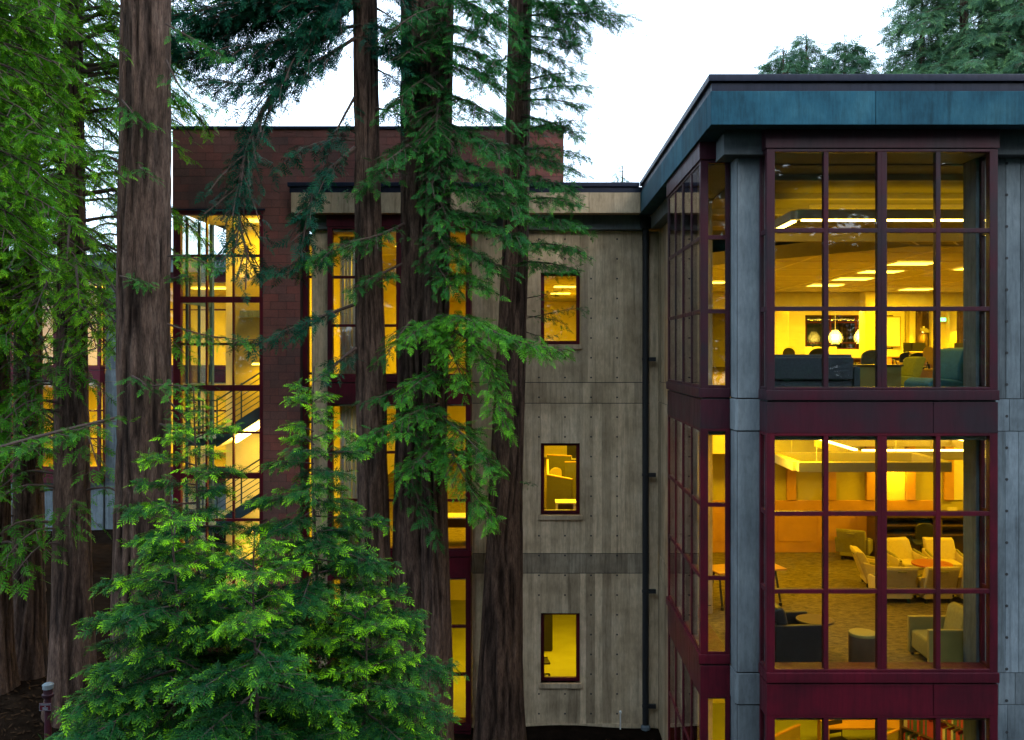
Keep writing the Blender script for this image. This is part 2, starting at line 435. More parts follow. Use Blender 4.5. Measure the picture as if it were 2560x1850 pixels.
def bay(parent, loc, rz, W, D, zb, zt, mat, head=None, apron=True, label=None):
    """projecting window bay; local x runs along the wall, -y points outward"""
    fr = MB(); p = .12; b = .07
    for x0 in (0, W - p):
        fr.box(x0, x0 + p, -D, -D + p, zb - .045, zt + .047)                       # front corner posts
        xr0, xr1 = (0, .06) if x0 == 0 else (W - .06, W)
        fr.box(xr0, xr1, -.07, -.001, zb - .045, zt + .047)                        # posts at the wall
    fr.box(p, W - p, -D + .002, -D + .10, zt, zt + .046); fr.box(p, W - p, -D + .002, -D + .10, zb - .044, zb)
    for x0 in (0.002, W - .062):
        fr.box(x0, x0 + .06, -D + p, -.07, zt, zt + .046); fr.box(x0, x0 + .06, -D + p, -.07, zb - .044, zb)
    frame = fr.build('bay_window', mat, parent, bevel=.004, seg=1)
    frame.location = loc; frame.rotation_euler = (0, 0, rz)
    if label: frame['label'] = label
    h3 = (zt - zb) / 3; g0 = p; gw = (W - 2 * p - 2 * .07 - .14) / 4
    xm = [(g0 + gw, .07), (g0 + 2 * gw + .07, .14), (g0 + 3 * gw + .21, .07)]
    for x, wd in xm:
        mm = MB().box(x, x + wd, -D + .004, -D + .105, zb, zt)
        if wd > .1: mm.box(x + .062, x + .078, -D - .001, -D + .004, zb, zt)
        mm.build('mullion', mat, frame, bevel=.004, seg=1)
    cols = [(g0, g0 + gw), (xm[0][0] + .07, xm[1][0]), (xm[1][0] + .14, xm[2][0]), (xm[2][0] + .07, W - p)]
    for k in (1, 2):
        z = zb + k * h3
        for a, c in cols: box('rail', mat, frame, a, c, -D + .006, -D + .09, z - .0325, z + .0325, .004)
        for x0 in (0.006, W - .056): box('rail', mat, frame, x0, x0 + .05, -D + p, -.07, z - .0325, z + .0325)
    for k in range(3):
        za = zb + k * h3 + (.0325 if k else 0); zc = zb + (k + 1) * h3 - (.0325 if k < 2 else 0)
        for a, c in cols: pane(frame, a, c, -D + .016, -D + .024, za, zc)
        for x0 in (.027, W - .035): pane(frame, x0, x0 + .008, -D + p, -.07, za, zc)
    if apron:
        ap = MB().box(-.012, W + .012, -D - .03, 0, zb - .195, zb - .046)
        ap.build('ledge', mat, frame, bevel=.006, seg=1)
        box('shadow_gap', M['black'], frame, .02, W - .02, -D + .03, -.002, zb - .222, zb - .196)  # black strip standing in for the shade between ledge and spandrel
        third = W * .72
        box('spandrel', mat, frame, 0, third - .004, -D - .004, -.002, zb - .685, zb - .223, .005)
        box('spandrel', mat, frame, third + .004, W, -D - .004, -.002, zb - .685, zb - .223, .005)
    if head:
        box('head_panel', mat, frame, -.02, W + .02, -D - .02, -.002, zt + .055, head, .005)
        box('shadow_gap', M['black'], frame, .01, W - .01, -D + .02, -.003, zt + .047, zt + .054)  # shade under the head panel, put in as a black strip
    return frame

# ================================================================== right wing
RW = empty('library_wing')
tag(RW, 'concrete library wing with tall lit bay windows beneath a deep blue grey fascia, at right', 'building', 'library building')
WX, WY, BX, BY = 3.155, 13.95, 2.69, 13.5     # side wall plane, front wall plane, bay faces
FXs, FYf, FYb = 2.63, 13.2, 21.55             # fascia planes
XE = 32.0
# fascia, flashing and cap
fs = [0, 2.4, 5.15, 8.5, 12, 16, 20, 24, XE - FXs]
for a, b in zip(fs[:-1], fs[1:]):
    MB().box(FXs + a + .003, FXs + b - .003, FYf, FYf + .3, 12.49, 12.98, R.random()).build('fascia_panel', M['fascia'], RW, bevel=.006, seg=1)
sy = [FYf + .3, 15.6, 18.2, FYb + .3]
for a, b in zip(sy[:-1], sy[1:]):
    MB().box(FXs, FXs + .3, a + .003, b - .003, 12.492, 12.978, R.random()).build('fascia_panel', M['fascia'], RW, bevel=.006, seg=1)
MB().box(FXs + .02, XE, FYf + .02, FYf + .26, 12.982, 13.115).box(FXs + .02, FXs + .26, FYf + .26, FYb + .2, 12.982, 13.115).build('flashing', M['flash'], RW)
MB().box(FXs - .03, XE, FYf - .03, FYf + .3, 13.117, 13.22).box(FXs - .03, FXs + .3, FYf + .3, FYb - .03, 13.117, 13.22).build('parapet_cap', M['flash'], RW, bevel=.006, seg=1)
MB().box(FXs + .302, XE, FYf + .302, 57, 12.6, 12.95).build('roof', M['roof'], RW)
MB().box(WX - .225, XE, WY - .225, WY + .38, 12.17, 12.598, .3).box(WX - .225, WX + .38, WY + .382, 22.07, 12.172, 12.598, .35).build('roof_beam', M['smooth'], RW, bevel=.006, seg=1)
# corner column with chamfer, in storey lengths
zs = [(-.3, 3.75), (3.77, 4.24), (4.26, 7.955), (7.975, 8.455), (8.475, 12.168)]
for i, (a, b) in enumerate(zs):
    q = .0 if i in (1, 3) else .012; c = .045
    x0, x1, y0, y1 = WX + q, 3.64, WY - .02 + q, 14.42
    MB().prism([(x0 + c, y0), (x1, y0), (x1, y1), (x0, y1), (x0, y0 + c)], a, b, tint=.35 + .1 * i).build('column', M['smooth'], RW, bevel=.006, seg=1)
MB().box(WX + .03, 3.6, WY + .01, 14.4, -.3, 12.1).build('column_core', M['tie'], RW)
# front wall to the right of the bay
zz = [-.3, 3.76, 4.25, 7.965, 8.463, 12.17]
for i, (a, b) in enumerate(zip(zz[:-1], zz[1:])):
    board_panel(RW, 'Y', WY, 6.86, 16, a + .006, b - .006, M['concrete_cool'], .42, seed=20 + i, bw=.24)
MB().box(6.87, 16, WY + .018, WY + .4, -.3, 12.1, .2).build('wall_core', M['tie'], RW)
tie_holes(RW, 'Y', WY, [7.33 + .64 * k for k in range(6)], [.42 + .486 * k for k in range(25)])
# side wall, beyond the side bay
for i, (a, b) in enumerate(zip(zz[:-1], zz[1:])):
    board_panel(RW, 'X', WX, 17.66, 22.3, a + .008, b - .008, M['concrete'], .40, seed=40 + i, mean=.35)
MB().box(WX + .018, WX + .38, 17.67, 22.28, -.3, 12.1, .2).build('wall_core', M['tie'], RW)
# bays
for s, zb in enumerate(GLZ):
    zt = zb + 3.47 + (.03 if s == 0 else 0)
    hd = 12.56 if s == 0 else None
    bay(RW, (3.524, WY, 0), 0, 3.44, .45, zb, zt, M['maroon'] if s == 0 else M['red'], hd, label=['faded maroon front bay window of the top storey', 'dark red front bay window of the middle storey', 'dark red front bay window of the bottom storey'][s])
    bay(RW, (WX, 17.74, 0), math.radians(-90), 3.44, .465, zb, zt, M['maroon'] if s == 0 else M['red'], hd, label=['faded maroon side bay window of the top storey', 'dark red side bay window of the middle storey', 'dark red side bay window of the bottom storey'][s])
# floors, ceilings, inner walls
for s, zf in enumerate(FLR):
    yb = [56, 23.1, 24][s]; xe = [30, 13.5, 13.5][s]
    m = [M['carpet'], M['carpet'], M['greenfloor']][s]
    t = zf - .35
    MB().box(WX + .41, xe, WY + .43, yb, t, zf).box(3.66, 6.84, 13.62, WY + .43, t, zf).box(2.78, WX + .41, 14.45, 17.62, t, zf).build('floor', m, RW)
zc = [12.14, 7.88, 3.66]
MB().box(WX + .41, 30, WY + .43, 22, 12.14, 12.16).box(3.66, 6.84, 13.62, WY + .43, 12.162, 12.168).box(2.78, WX + .41, 14.45, 17.6, 12.162, 12.168).build('ceiling', M['ceilD'], RW)
MB().box(WX + .41, 13.5, WY + .43, 23.1, 7.86, 7.945).box(3.66, 6.84, 13.62, WY + .43, 7.86, 7.945).box(2.78, WX + .41, 14.45, 17.6, 7.86, 7.945).build('ceiling', M['ceil'], RW)
MB().box(WX + .41, 13.5, WY + .43, 24, 3.66, 3.745).box(3.66, 6.84, 13.62, WY + .43, 3.66, 3.745).box(2.78, WX + .41, 14.45, 17.6, 3.66, 3.745).build('ceiling', M['ceil'], RW)
# top storey: angled soffit with tile joints, far hall
soff = [(9.2, 22), (30, 22), (30, 56), (3.6, 56), (3.6, 29)]
MB().prism(soff, 11.75, 12.13).build('ceiling_soffit', M['ceil'], RW)
for k in range(14):
    y = 23.2 + 2.4 * k
    x0 = 9.2 - (y - 22) * .8 if y < 29 else 3.62
    box('ceiling_joint', M['joint'], RW, max(3.62, x0), 30, y, y + .06, 11.735, 11.75)
for k in range(10):
    x = 5 + 2.6 * k; y0 = max(22.02, 22 + (9.2 - x) / .8)
    box('ceiling_joint', M['joint'], RW, x, x + .06, y0, 55.9, 11.737, 11.75)
for (ya, h) in ((15.1, .10), (16.9, .10), (18.7, .12), (20.4, .12)):
    box('ceiling_beam', M['ceil'], RW, WX + .4, 16, ya, ya + .16, 12.14 - h, 12.139)
sl_ = [(5.6, 18.2, 12.12), (30, 18.2, 12.12), (30, 21.98, 11.78), (9.15, 21.98, 11.78)]
MB().add(sl_ + [(a, b, c + .012) for a, b, c in sl_], [(0, 3, 2, 1), (4, 5, 6, 7), (0, 1, 5, 4), (1, 2, 6, 5), (2, 3, 7, 6), (3, 0, 4, 7)]).build('sloped_ceiling', M['ceilD'], RW)
for k in range(9):
    xa, xb = 6.4 + 1.25 * k, 9.35 + .95 * k
    MB().add([(xa, 18.25, 12.10), (xa + .05, 18.25, 12.10), (xb + .05, 21.9, 11.765), (xb, 21.9, 11.765), (xa, 18.25, 12.115), (xa + .05, 18.25, 12.115), (xb + .05, 21.9, 11.782), (xb, 21.9, 11.782)],
             [(0, 3, 2, 1), (4, 5, 6, 7), (0, 1, 5, 4), (1, 2, 6, 5), (2, 3, 7, 6), (3, 0, 4, 7)]).build('ceiling_joint', M['joint'], RW)
box('ceiling_joint', M['joint'], RW, 5.6, 16, 18.12, 18.19, 12.06, 12.135)
MB().box(3.56, 3.7, 22.4, 56, 8.3, 11.74).box(29.9, 30.05, 14, 56, 8.3, 12.1).build('inner_wall', M['wall'], RW)
MB().box(3.7, 30, 56, 56.2, 8.3, 11.74).build('inner_wall', M['wall'], RW)
MB().box(3.62, 30, 38.7, 38.95, 11.0, 11.735).build('ceiling_beam', M['ceil'], RW)
box('inner_wall', M['wall'], RW, 10.2, 13.35, 44, 44.2, 8.3, 11.74); box('inner_wall', M['wall'], RW, 17.6, 30, 44.1, 44.3, 8.3, 11.74)
MB().box(13.35, 17.6, 44.05, 44.2, 8.3, 9.35).box(13.35, 17.6, 44.05, 44.2, 11.0, 11.74).build('inner_wall', M['wall'], RW)
wf = MB()
for x in (13.35, 14.55, 15.8, 17.0, 17.55): wf.box(x, x + .09, 44.06, 44.14, 9.35, 11.0)
for z in (9.35, 9.62, 10.62, 10.95): wf.box(13.44, 17.55, 44.07, 44.13, z, z + .06)
inw = wf.build('inner_window', M['red'], RW); pane(inw, 13.4, 17.6, 44.09, 44.1, 9.35, 11.0)
box('rear_wall', M['black'], RW, 13.2, 17.8, 46, 46.1, 8.3, 11.7)  # black sheet added as the darkness outside the inner window
for (x, y) in ((14.05, 38), (10.95, 41)):
    box('inner_column', M['wall'], RW, x, x + .75, y, y + .75, 8.3, 11.74, .02)
for (x0, x1) in ((20.2, 20.75), (23.6, 24.2)): box('inner_pilaster', M['wall'], RW, x0, x1, 43.7, 44.1, 8.3, 11.74, .02)
box('inner_pipe', M['olive'], RW, 18.2, 18.38, 43.9, 44.08, 8.3, 11.74, .03)
dr = MB().box(21.3, 22.35, 44.03, 44.1, 8.3, 10.55).build('inner_door', M['olive'], RW); box('door_edge', M['woodD'], dr, 21.24, 21.3, 44.02, 44.1, 8.3, 10.6)
# middle storey: panelled end wall
box('inner_wall', M['wallolive'], RW, 3.56, 13.5, 23.1, 23.25, 4.1, 7.86); box('inner_wall', M['wall'], RW, 13.3, 13.5, 14.4, 23.1, 4.1, 7.86)
box('soffit_box', M['ceil'], RW, 3.56, 8.0, 22.0, 23.09, 6.72, 7.85)
box('wainscot', M['wood'], RW, 3.58, 10.4, 23.03, 23.098, 4.1, 5.42, .01)
for k in range(6): box('wainscot_panel', M['wood'], RW, 4.3 + k, 5.15 + k, 23.015, 23.029, 4.38, 5.12, .005)
for px in (1978, 2078, 2176, 2276, 2372):
    x = PX(px, 23.05); box('wall_batten', M['wood'], RW, x - .115, x + .115, 23.0, 23.099, 5.43, 7.0, .008)
box('wall_panel', M['wall'], RW, PX(2188, 23), PX(2265, 23), 23.06, 23.097, 5.43, 7.0); box('wall_panel', M['wall'], RW, PX(2385, 23), PX(2450, 23), 23.06, 23.097, 5.43, 7.0)
box('wall_socket', M['black'], RW, PX(2325, 23), PX(2330, 23), 23.05, 23.095, PZ(1259, 23), PZ(1254, 23))
# bottom storey
box('inner_wall', M['wall'], RW, 3.56, 13.5, 24, 24.2, -.1, 3.66); box('inner_wall', M['wall'], RW, 13.3, 13.5, 14.4, 24, -.1, 3.66)

# ================================================================== back wing
BW = empty('library_wing')
tag(BW, 'set back concrete wing with three small square cornered windows and a bay behind the redwoods', 'building', 'library building')
YB = 22.3; XB0, XB1 = -1.43, 3.15
WIN = [(11.146, 9.376), (6.948, 5.188), (2.769, 1.058)]
ops = [(.265, 1.229, b, t) for t, b in WIN]
zb_ = [-.2, 3.75, 4.235, 7.93, 8.44, 12.17]
for i, (a, b) in enumerate(zip(zb_[:-1], zb_[1:])):
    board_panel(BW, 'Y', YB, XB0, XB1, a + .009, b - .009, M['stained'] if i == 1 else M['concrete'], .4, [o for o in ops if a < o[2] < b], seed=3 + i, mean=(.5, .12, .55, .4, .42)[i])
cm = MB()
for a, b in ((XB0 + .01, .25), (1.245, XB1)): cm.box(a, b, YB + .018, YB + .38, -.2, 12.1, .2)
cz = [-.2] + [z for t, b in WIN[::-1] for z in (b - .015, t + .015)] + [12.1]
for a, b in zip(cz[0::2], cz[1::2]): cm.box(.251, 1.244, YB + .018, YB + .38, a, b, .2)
cm.build('wall_core', M['tie'], BW)  # core coloured near-black so the panel joints look shaded
tie_holes(BW, 'Y', YB, [-1.06 + .64 * k for k in range(7)], [.3 + .486 * k for k in range(25)], ops)
box('wall_base', M['concrete'], BW, XB0, 3.14, YB - .03, YB - .005, -.2, .06)
board_panel(BW, 'Y', YB - .05, 2.93, 3.15, .0, 12.1, M['concrete'], .045, seed=77, bw=.3, name='pilaster')
for i, (t, b) in enumerate(WIN):
    x0, x1 = .267, 1.227; y0 = YB + .13
    fr = MB().box(x0, x0 + .085, y0, y0 + .1, b, t).box(x1 - .085, x1, y0, y0 + .1, b, t).box(x0 + .085, x1 - .085, y0 + .002, y0 + .1, t - .075, t).box(x0 + .085, x1 - .085, y0 + .002, y0 + .1, b, b + .09)
    wo_ = fr.build('window', M['red'], BW, bevel=.004, seg=1)
    pane(wo_, x0 + .085, x1 - .085, y0 + .05, y0 + .058, b + .09, t - .075)
    MB().box(x0 - .06, x1 + .06, YB - .07, YB + .128, b - .12, b - .002, .3).build('sill', M['concrete'], wo_, bevel=.008, seg=1)
for s, zb in enumerate(GLZ):
    zt = zb + 3.47 + (.03 if s == 0 else 0)
    bay(BW, (-4.88, YB, 0), 0, 3.45, .45, zb, zt, M['red'], 12.56 if s == 0 else None, label=['red bay window behind the redwood trunks, top storey', 'red bay window behind the redwood trunks, middle storey', 'red bay window behind the redwood trunks, bottom storey'][s])
for i, (a, b) in enumerate(zip([-.2, 3.76, 4.25, 7.965, 8.463], [3.75, 4.24, 7.955, 8.453, 12.17])):
    MB().box(-5.36, -4.93, YB - .03, YB + .4, a, b, .4 + .1 * i).build('column', M['concrete'], BW, bevel=.01, seg=1)
nf = MB().box(-5.56, -5.44, YB - .1, YB + .1, .2, 12.2)
for z in [.3 + 1.19 * k for k in range(11)]: nf.box(-5.44, -5.365, YB + .02, YB + .08, z, z + .06)
nw = nf.build('window', M['red'], BW); pane(nw, -5.44, -5.365, YB + .05, YB + .055, .3, 12.2)
bfs = [-5.68, -3.2, -.6, 1.4, FXs - .003]
for a, b in zip(bfs[:-1], bfs[1:]):
    MB().box(a + .003, b - .003, FYb, FYb + .3, 12.492, 12.978, .12 * R.random()).build('fascia_panel', M['concrete'], BW, bevel=.006, seg=1)
MB().box(-5.72, FXs + .018, FYb + .02, FYb + .26, 12.982, 13.115).build('flashing', M['flash'], BW)
MB().box(-5.76, FXs - .033, FYb - .03, FYb + .3, 13.117, 13.22).build('parapet_cap', M['flash'], BW, bevel=.006, seg=1)
box('roof', M['roof'], BW, -5.7, FXs + .25, FYb + .302, 53, 12.6, 12.95)
MB().box(-5.45, 2.92, YB - .225, YB + .38, 12.172, 12.598, .3).build('roof_beam', M['smooth'], BW, bevel=.006, seg=1)
for s, zf in enumerate(FLR):
    MB().box(-5.9, 3.15, YB + .41, 52, zf - .34, zf).box(-4.8, -1.5, 21.92, YB + .41, zf - .34, zf).build('floor', [M['carpet'], M['carpet'], M['greenfloor']][s], BW)
    zc_ = zf + 3.8 - (.0 if s == 0 else .02)
    MB().box(-5.9, 3.15, YB + .41, 52, zc_, zc_ + .045).box(-4.8, -1.5, 21.95, YB + .41, zc_, zc_ + .045).build('ceiling', M['ceil'], BW)
    yw = (52, 44, 34)[s]; MB().box(-5.9, 3.15, yw, yw + .2, zf, zc_).box(-6.0, -5.9, YB + .05, yw, zf - .3, zc_ + .05).box(3.16, 3.3, YB + .41, yw, zf - .3, zc_ + .05).build('inner_wall', M['wall'], BW)
    for k in range(9): box('ceiling_joint', M['joint'], BW, -5.3, 3.1, 24 + 3 * k, 24.06 + 3 * k, zc_ - .012, zc_ - .001)
cu = MB()                                                       # curtain at the left of the bay
for s, zf in enumerate(FLR):
    cu = MB(); pts = []
    n_ = 26
    vs_ = []; fs_ = []
    for k in range(n_ + 1):
        x = -4.7 + .50 * k / n_; y = 22.45 + .05 * math.sin(k * 1.35)
        vs_ += [(x, y, zf + .05), (x, y, zf + 3.75)]
    for k in range(n_): fs_.append((2 * k, 2 * k + 2, 2 * k + 3, 2 * k + 1))
    cu.add(vs_, fs_)
    o = cu.build('curtain', M['white'], BW, smooth=True)
    o.modifiers.new('solid', 'SOLIDIFY').thickness = .004

# downpipe with brackets in the inner corner
DP = empty('downpipe', (2.815, 22.1, 0))
tag(DP, 'black iron downpipe with brackets running down the inner corner of the concrete walls', 'downpipe')
MB().lathe([(.078, 0), (.078, 12.35)], (0, 0, 0), 16).build('pipe', M['pipe'], DP, smooth=True)
for py in (1765, 1478, 1187, 898): 
    z = PZ(py, 22.1); MB().lathe([(.088, -.03), (.088, .03)], (0, 0, z), 16).build('collar', M['pipe'], DP)
    box('bracket', M['pipe'], DP, .075, .25, -.05, .03, z - .05, z + .05, .006)
MB().lathe([(.115, 0), (.115, .07), (.075, .12)], (0, 0, .0), 16).build('shoe', M['concrete_cool'], DP)
hop = MB().box(-.14, .14, -.12, .12, 12.2, 12.47).build('hopper', M['pipe'], DP, bevel=.01)
vp = MB().lathe([(.018, 0), (.018, .38), (.034, .39), (.034, .44), (.0, .46)], (PX(1551, 22.1), 22.1, 0), 10).build('vent_pipe', M['white'])
tag(vp, 'thin white vent pipe standing in the soil against the concrete wall', 'pipe')

# ================================================================== stair tower of red block
ST = empty('stair_tower')
tag(ST, 'tall stair tower of red brown blocks with a glazed stair lit from inside', 'building', 'library building')
YT = 22.0; TX0, TX1, TXs, TXe = -8.67, .82, -6.5, -5.57
ZT0, ZT1 = 12.67, 14.64
bwid, bh = .4, .19
blk = MB().box(.004, bwid - .004, -.006, .05, .004, bh - .004).mesh('block', M['block'])
cells = []
r = 0; z = ZT1 - .05
while z > .1:
    z0 = z - bh
    top = z0 > ZT0 - .19
    xl = TX0 if top else TXs
    xr = TX1 if z0 > 13.0 else TXe
    if not top and z0 + bh > ZT0: xl = TXs
    x = xl - (0 if r % 2 else bwid / 2)
    while x < xr - .02:
        a, b = max(x, xl), min(x + bwid, xr)
        if b - a > .03: cells.append((a, b, z0))
        x += bwid
    z = z0; r += 1
rest = MB(); nblk = 0
for (a, b, z0) in cells:
    full = abs(b - a - bwid) < 1e-3
    if full and nblk < 290:
        o = bpy.data.objects.new('block', blk); o.location = (a, YT + R.uniform(-.003, .003), z0); link(o, ST); nblk += 1
    else: rest.box(a + .004, b - .004, YT - .006 + R.uniform(-.003, .003), YT + .05, z0 + .004, z0 + bh - .004, R.random())
o = rest.build('cut_blocks', M['block'], ST); tag(o, kind='stuff')
MB().box(TX0 + .002, TX1 - .002, YT + .006, YT + .3, ZT0 + .0, ZT1 - .06).box(TXs + .002, TXe - .002, YT + .006, YT + .3, -.2, ZT0).build('mortar_bed', M['mortar'], ST)
MB().box(TX0 + .01, TX0 + .25, YT + .3, 28, ZT0, ZT1 - .06).box(TX1 - .25, TX1 - .01, YT + .3, 28, 12.96, ZT1 - .06).box(TX0 + .26, TX1 - .26, 27.7, 28, 12.96, ZT1 - .06).build('rear_walls', M['mortar'], ST)
box('parapet_cap', M['flash'], ST, TX0 - .04, TX1 + .04, YT - .05, YT + .33, ZT1 - .05, ZT1 + .02, .006)
box('roof', M['roof'], ST, TX0 + .25, TX1 - .25, YT + .3, 27.7, 14.2, 14.4)
box('lintel', M['flash'], ST, TX0 - .02, TXs + .08, YT - .04, YT + .1, ZT0 - .045, ZT0 - .008)
# glazed front
zh = PZ(535, YT)
rails = [(749, .145), (970, .145), (1189, .145), (1408, .145), (1629, .145), (639, .06), (860, .06), (1081, .06), (1300, .06), (1518, .06)]
sf = MB().box(PX(433, YT), PX(452, YT), YT - .02, YT + .13, .0, ZT0 - .05).box(PX(649, YT), PX(658, YT), YT - .02, YT + .13, .0, ZT0 - .05)
sf.box(PX(452, YT), PX(649, YT), YT - .018, YT + .12, zh, ZT0 - .05).box(PX(452, YT), PX(649, YT), YT - .035, YT - .019, zh + .06, ZT0 - .05)
sw = sf.build('stair_window', M['red'], ST, bevel=.005, seg=1)
cols = [(452, 514), (518, 581), (585, 649)]
for a, b in ((514, 518), (581, 585)): box('mullion', M['red'], sw, PX(a, YT), PX(b, YT), YT - .008, YT + .1, .02, zh)
zr = sorted([(PZ(py, YT), h) for py, h in rails])
zlist = [(-.1, 0)] + zr + [(zh, 0)]
for (z, h) in zr:
    for a, b in cols: box('rail', M['red'], sw, PX(a, YT) , PX(b, YT), YT - (.014 if h > .1 else .004), YT + .09, z - h / 2, z + h / 2)
for (za, ha), (zb2, hb) in zip(zlist[:-1], zlist[1:]):
    for a, b in cols: pane(sw, PX(a, YT), PX(b, YT), YT + .045, YT + .053, za + ha / 2, zb2 - hb / 2)
# glazed left flank
XS = TX0 + .08
sl = MB().box(XS, XS + .08, 24.3, 24.45, .5, 12.6)
for y in (22.62, 23.45): sl.box(XS, XS + .06, y, y + .05, .5, 12.55)
for z, h in zr: sl.box(XS + .002, XS + .055, 22.13, 24.3, z - h / 2, z + h / 2)
slo = sl.build('flank_window', M['teal'], ST); pane(slo, XS + .02, XS + .028, 22.13, 24.3, .5, 12.55)
# inside of the stair
MB().box(-8.2, TXs + .02, 24.46, 24.6, .0, 12.58).box(TXs + .005, TXs + .1, 22.32, 24.46, .0, 12.58).build('inner_wall', M['wall'], ST)
box('inner_wall', M['olive'], ST, -7.95, -7.1, 24.40, 24.455, 7.05, 11.2)
box('ceiling', M['wall'], ST, TX0 + .1, TXs, 22.1, 24.46, 12.6, 12.64)
box('roof_bracket', M['concrete_cool'], ST, -7.75, -6.9, 24.2, 24.4, 10.12, 10.3)
SLOPE = .64
for (zl, up) in ((7.04, True), (4.90, True), (2.72, True)):
    MB().box(-8.5, -7.75, 22.35, 24.44, zl - .16, zl + .02).build('landing', M['teal'], ST)
    x0, x1 = -7.75, TXs - .01
    dz = (x1 - x0) * SLOPE
    fl = MB()
    for (y0, y1) in ((22.4, 22.46), (23.5, 23.56)):
        fl.add([(x0, y0, zl - .2), (x1, y0, zl - .2 + dz), (x1, y0, zl + .12 + dz), (x0, y0, zl + .12), (x0, y1, zl - .2), (x1, y1, zl - .2 + dz), (x1, y1, zl + .12 + dz), (x0, y1, zl + .12)],
               [(0, 1, 2, 3), (7, 6, 5, 4), (0, 4, 5, 1), (1, 5, 6, 2), (2, 6, 7, 3), (3, 7, 4, 0)])
    fo = fl.build('stair_flight', M['teal'], ST)
    for k in range(5):
        xa = x0 + (x1 - x0) * k / 5; za = zl + dz * k / 5
        box('tread', M['ceilD'], fo, xa, xa + .3, 22.465, 23.49, za + .0, za + .04)
    MB().add([(x0, 22.47, zl - .21), (x1, 22.47, zl - .21 + dz), (x1, 23.49, zl - .21 + dz), (x0, 23.49, zl - .21), (x0, 22.47, zl - .17), (x1, 22.47, zl - .17 + dz), (x1, 23.49, zl - .17 + dz), (x0, 23.49, zl - .17)],
             [(0, 3, 2, 1), (4, 5, 6, 7), (0, 1, 5, 4), (1, 2, 6, 5), (2, 3, 7, 6), (3, 0, 4, 7)]).build('flight_soffit', M['wall'], fo)
    for k in range(6):
        h = .25 + .14 * k
        MB().tube([(-8.5, 22.43, zl + h), (x0, 22.43, zl + h), (x1, 22.43, zl + dz + h)], .012 if k < 5 else .022, 6).build('railing_rod', M['teal'], fo)
    for x in (-8.1, -7.75, -7.15): box('railing_post', M['teal'], fo, x, x + .03, 22.415, 22.445, zl + max(0, (x - x0) * SLOPE), zl + 1.0 + max(0, (x - x0) * SLOPE))
# bright tube under the upper flight
sh = 7.04 - .26
tb = MB().add([(-7.38, 22.6, sh + .22), (TXs - .02, 22.6, sh + .78), (TXs - .02, 22.95, sh + .78), (-7.38, 22.95, sh + .22), (-7.38, 22.6, sh + .13), (TXs - .02, 22.6, sh + .69), (TXs - .02, 22.95, sh + .69), (-7.38, 22.95, sh + .13)],
              [(0, 1, 2, 3), (7, 6, 5, 4), (0, 4, 5, 1), (1, 5, 6, 2), (2, 6, 7, 3), (3, 7, 4, 0)]).build('tube_light', M['tube'])
tag(tb, 'bright fluorescent tube slanting under the stair flight in the red tower', 'lamp')

# ================================================================== far left wing
FW = empty('library_wing')
tag(FW, 'distant concrete wing with red framed lit windows beyond the leftmost trunks', 'building', 'library building')
YF = 38.0
bay(FW, (-21.55, YF, 0), 0, 3.75, .45, 8.66, 12.1, M['red'], 12.56)
bay(FW, (-21.55, YF, 0), 0, 3.75, .45, 4.46, 7.93, M['red'])
bay(FW, (-16.02, YF, 0), 0, 3.75, .45, 8.66, 12.1, M['red'], 12.56)
bay(FW, (-16.02, YF, 0), 0, 3.75, .45, 4.46, 7.93, M['red'])
box('wall_base', M['concrete_cool'], FW, -15.95, -12.3, YF - .1, YF + .3, 1.2, 3.76)
for i, (a, b) in enumerate(((1.2, 3.76), (3.76, 4.25), (4.25, 7.965), (7.965, 8.463), (8.463, 12.5))):
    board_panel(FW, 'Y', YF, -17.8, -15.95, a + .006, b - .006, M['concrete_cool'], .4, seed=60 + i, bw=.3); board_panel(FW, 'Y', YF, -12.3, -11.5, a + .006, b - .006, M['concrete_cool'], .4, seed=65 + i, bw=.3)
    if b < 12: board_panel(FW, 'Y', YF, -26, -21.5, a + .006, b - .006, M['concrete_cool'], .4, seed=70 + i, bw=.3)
box('wall_base', M['concrete_cool'], FW, -21.5, -17.85, YF - .1, YF + .3, 1.2, 3.76)
MB().box(-17.75, -16.0, YF + .02, YF + .38, 1.2, 12.4, .2).box(-12.25, -11.5, YF + .02, YF + .38, 1.2, 12.4, .2).box(-26, -21.55, YF + .02, YF + .38, 1.2, 12.4, .2).build('wall_core', M['concrete'], FW)
box('fascia_panel', M['concrete_cool'], FW, -28, -11.3, YF - .75, YF - .45, 12.49, 12.98, .006)
box('parapet_cap', M['flash'], FW, -28, -11.3, YF - .78, YF - .42, 12.982, 13.2)
box('roof', M['roof'], FW, -28, -11.3, YF - .44, 48, 12.6, 12.95)
for zf in (8.3, 4.1):
    MB().box(-26, -11.6, YF + .41, 46, zf - .3, zf).box(-21.4, -17.9, YF - .4, YF + .41, zf - .3, zf).box(-15.9, -12.4, YF - .4, YF + .41, zf - .3, zf).build('floor', M['carpet'], FW); MB().box(-26, -11.6, YF + .41, 46, zf + 3.78, zf + 3.84).box(-21.4, -17.9, YF - .4, YF + .41, zf + 3.78, zf + 3.84).box(-15.9, -12.4, YF - .4, YF + .41, zf + 3.78, zf + 3.84).build('ceiling', M['wall'], FW)
    MB().box(-26, -11.6, 46, 46.2, zf, zf + 3.78).box(-11.7, -11.55, YF + .42, 46, zf, zf + 3.78).box(-26.2, -26, YF + .42, 46, zf, zf + 3.78).build('inner_wall', M['wall'], FW)

